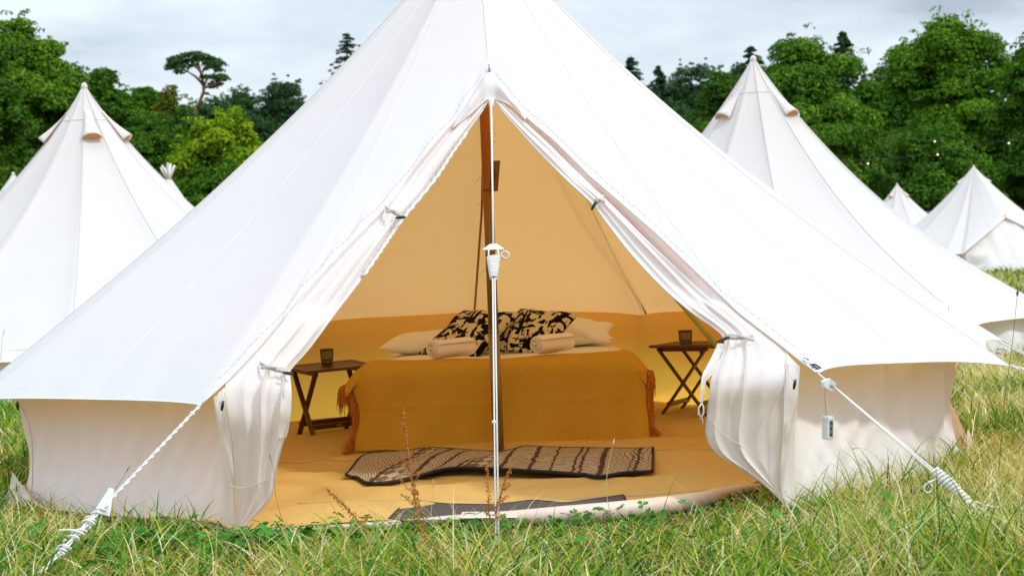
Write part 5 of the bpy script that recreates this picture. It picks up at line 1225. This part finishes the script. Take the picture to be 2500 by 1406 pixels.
tree('field_tree', 'mid green tree filling the gap under the far right oak', 2235, 150, 73, 260, DG, DG2, 39, size=.17, nleaf=30000, group=GRP)
tree('oak_tree', 'leafy oak cut by the right picture edge', 2520, 75, 60, 200, MG, (0.12,0.24,0.02), 33, size=.16, nleaf=30000, group=GRP)
tree('field_tree', 'green tree rising left of the tall white tent tip', 1762, 150, 74, 230, (0.035,0.10,0.012), (0.09,0.19,0.02), 34, size=.17, nleaf=34000, group=GRP)
tree('field_tree', 'lighter low tree standing behind the small distant tent', 2160, 330, 64, 380, (0.04,0.12,0.012), (0.13,0.25,0.03), 35, size=.125, ncl=210, nleaf=52000, group=GRP, crad=(.4, .85))
tree('field_tree', 'pale green low tree behind the tent with closed doors', 2420, 385, 62, 240, (0.06,0.14,0.02), (0.13,0.24,0.035), 36, size=.125, nleaf=24000, group=GRP, crad=(.35, .75))
tree('field_tree', 'dark shrubby tree low down between the oaks on the right', 2290, 300, 56, 300, DG, DG2, 37, size=.15, nleaf=26000, group=GRP)
# distant wood on the rising ground
GF = 'distant trees on the wooded hill'
far = [(500,222,130,'low blue green tree around the foot of the pine trunk'),(590,205,120,'blue green rounded tree on the hill right of the pine'),(655,186,150,'highest rounded tree on the hill left of the lone fir'),(715,190,120,'loose topped tree on the hill beside the highest one'),(770,226,110,'olive tree on the hill just beside the main tent roof'),(545,225,110,'blue green tree directly right of the pine trunk'),(690,285,170,'large dark tree lower on the hill left of the main tent'),(600,270,160,'dark tree low on the hill behind the maple'),
       (1545,225,110,'dark tree against the right slope of the main tent'),(1600,200,110,'far tree right of the slim conifer'),(1650,150,110,'pair of feathery far treetops in the middle of the right skyline'),(1705,148,110,'feathery far treetop left of the green tree by the tent'),(1640,235,170,'large dull tree low on the right hill'),(1800,150,100,'far treetop just left of the white tent tip'),(2140,150,140,'far treetop in the dip between the right oaks')]
srcs = {}
for i, (px, py, w, lab) in enumerate(far):
    y = 120 if py > 210 else 150
    olive = lab.startswith('olive'); key = (i % 4)
    if key not in srcs or olive:
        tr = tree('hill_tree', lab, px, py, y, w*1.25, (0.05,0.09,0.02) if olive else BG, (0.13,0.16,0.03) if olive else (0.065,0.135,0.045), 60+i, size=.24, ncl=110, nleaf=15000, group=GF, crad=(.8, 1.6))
        p = PY(px, py, y); srcs.setdefault(key, (tr, p.z-float(terrain(p.x, y)), w*1.25/2*(y-CAM.y)/FPX))
    else:
        s, H0, W0 = srcs[key]; p = PY(px, py, y); z0 = float(terrain(p.x, y)); t = copy_tree(s); t['label'] = lab; t.location = (p.x, y, z0)
        kx = w*1.25/2*(y-CAM.y)/FPX/W0; t.scale = (kx, kx, (p.z-z0)/H0); t.rotation_euler = (0, 0, i*1.3)
# conifers
def conifer(label, px, py, y, pxw, seed, n_w=26, base=(0.03, 0.075, 0.035), group='conifers on the skyline', sparse=1.0, size=.12):
    p = PY(px, py, y); z0 = float(terrain(p.x, y)); H = p.z - z0; Wd = pxw/2*(y-CAM.y)/FPX; t = thing('fir_tree', label, 'tree', (p.x, y, z0), group); rn = np.random.default_rng(seed)
    MB().tube([(0, 0, 0), (0, 0, H*.5), (0, 0, H)], [.02*H, .012*H, .02], 8).build('trunk', M['bark'], t, local=True)
    cen, cr = [], []; mb = MB()
    for k in range(n_w*2):
        f = (k+.5)/(n_w*2); z = H*(1 - f*0.75 - rn.uniform(0,.012)); R_ = Wd*(0.03 + f**0.62*1.0)*rn.uniform(.7, 1.1)
        for q in range(5):
            if rn.random() > sparse: continue
            a = rn.uniform(0, 6.28); L_ = R_*rn.uniform(.7, 1.1); up = rn.uniform(-.05, .25)
            for s in np.linspace(.15, 1, max(3, int(L_*2.2))): cen.append((L_*s*math.cos(a), L_*s*math.sin(a), z + L_*s*up - .22*L_*s*s)); cr.append(0.10 + .20*(1-s)*min(1, L_) + .1*f)
            mb.tube([(0, 0, z), (L_*math.cos(a), L_*math.sin(a), z + L_*up - .12*L_)], [0.03, 0.012], 4)
    mb.build('branches', M['bark'], t, local=True); cen, cr = np.array(cen), np.array(cr); V, F, C = leaf_cloud(cen, cr, np.full(len(cen), 22), size, base, tuple(b*1.9 for b in base), seed, flat=.5)
    new_obj('crown', quads_mesh('crown', V, F, C), M['leaf'], t, local=True); return t
conifer('lone ragged fir standing above the hill left of the main tent', 845, 82, 120, 250, 3, n_w=30, sparse=.62, size=.11)
conifer('slim dark conifer tip touching the right slope of the main tent', 1541, 136, 140, 190, 4)
conifer('pointed conifer tip above the oaks on the right skyline', 2055, 74, 95, 200, 5, base=(0.03, 0.06, 0.02))
conifer('small conifer tip just left of the tall white tent tip', 1833, 112, 100, 190, 6)
conifer('thin conifer tip between the slim one and the feathery trees', 1608, 160, 150, 150, 8)
# umbrella shaped pine with a bent orange trunk
def pine():
    y = 80; T = lambda px, py, dy=0: PY(px, py, y+dy); b0 = T(485, 262); z0 = float(terrain(b0.x, y)); base = Vector((T(478, 300).x, y, z0)); t = thing('pine_tree', 'umbrella shaped pine with bent orange trunk above the maple', 'tree', base)
    tr = [base, T(478, 300), T(484, 258), T(497, 225), T(496, 205), T(490, 178), T(483, 150)]
    mb = MB(); mb.tube(resample([tuple(p) for p in tr], 30), list(np.linspace(.24, .06, 30)), 9)
    for l in ([(497,228,0),(512,232,1),(520,236,1)], [(496,212,0),(505,196,.5),(522,180,1),(538,168,1)], [(496,208,0),(480,190,-.5),(462,178,-1),(440,165,-1)], [(491,185,0),(500,165,1),(515,150,1)], [(489,175,0),(470,155,0),(455,145,0)], [(497,215,0),(530,205,-1),(543,195,-1)]):
        mb.tube(resample([tuple(T(*q)) for q in l], 12), list(np.linspace(.085, .02, 12)), 6)
    mb.build('trunk', M['pinebark'], t)
    cen = []; rn = np.random.default_rng(5)
    for a, b_ in ((425,150),(438,142),(452,138),(468,136),(484,135),(500,138),(514,144),(526,150),(535,160),(430,160),(445,155),(460,150),(478,147),(495,148),(508,155),(522,165),(532,176),(541,187),(538,198),(528,190),(420,160),(415,166),(448,166),(470,160),(512,168),(545,192),(505,190),(440,176),(530,208),(518,212)):
        for k in range(3): q = T(a + rn.normal()*4, b_ + rn.normal()*2, rn.uniform(-1.4, 1.4)); cen.append(tuple(q - base))
    cen = np.array(cen); cr = rn.uniform(.22, .42, len(cen)); V, F, C = leaf_cloud(cen, cr, np.full(len(cen), 60), .085, (0.025,0.075,0.022), (0.07,0.15,0.04), 9, flat=.45)
    new_obj('crown', quads_mesh('crown', V, F, C), M['leaf'], t, local=True)
pine()
# dense undergrowth closing the wood's edge
cx = rng.uniform(-52, 52, 900); cy = rng.uniform(78, 92, 900); cz = terrain(cx, cy) + rng.uniform(0.2, 4.6, 900)
k = np.ones(900, bool); V, F, C = leaf_cloud(np.stack([cx, cy, cz], -1)[k], rng.uniform(.9, 1.7, 900), np.full(900, 150), .26, (0.015,0.045,0.010), (0.04,0.10,0.018), 77)
tag(new_obj('undergrowth', quads_mesh('undergrowth', V, F, C), M['leaf']), 'dark undergrowth filling the edge of the wood', 'undergrowth', kind='stuff')
# festoon lights strung among the trees
M['bulb'], nt_, o_ = mat_new('lit bulb'); em = nd(nt_, 'ShaderNodeEmission', {'Color': (1, 0.78, 0.45, 1), 'Strength': 1.2}); nt_.links.new(em.outputs[0], o_.inputs[0])
fp = [(1790,392),(1950,402),(2119,391),(2202,386),(2289,369),(2380,356),(2463,341),(2540,322)]; Pp = [PY(a, b_, 38) for a, b_ in fp]
ft_ = thing('festoon_lights', 'string of tiny warm bulbs hanging before the right trees', 'string lights', Pp[0]); MB().tube(resample([tuple(p) for p in Pp], 60), 0.006, 5).build('cable', M['black'], ft_)
for p in [Pp[2], Pp[4], Pp[6], PY(2282, 337, 39), Pp[1]]:
    b_ = MB().ball(p - Vector((0, 0, .10)), 0.028, 10, 8).build('bulb', M['bulb'], ft_); MB().tube([p, p - Vector((0, 0, .07))], 0.015, 6).build('lamp_holder', M['black'], ft_)
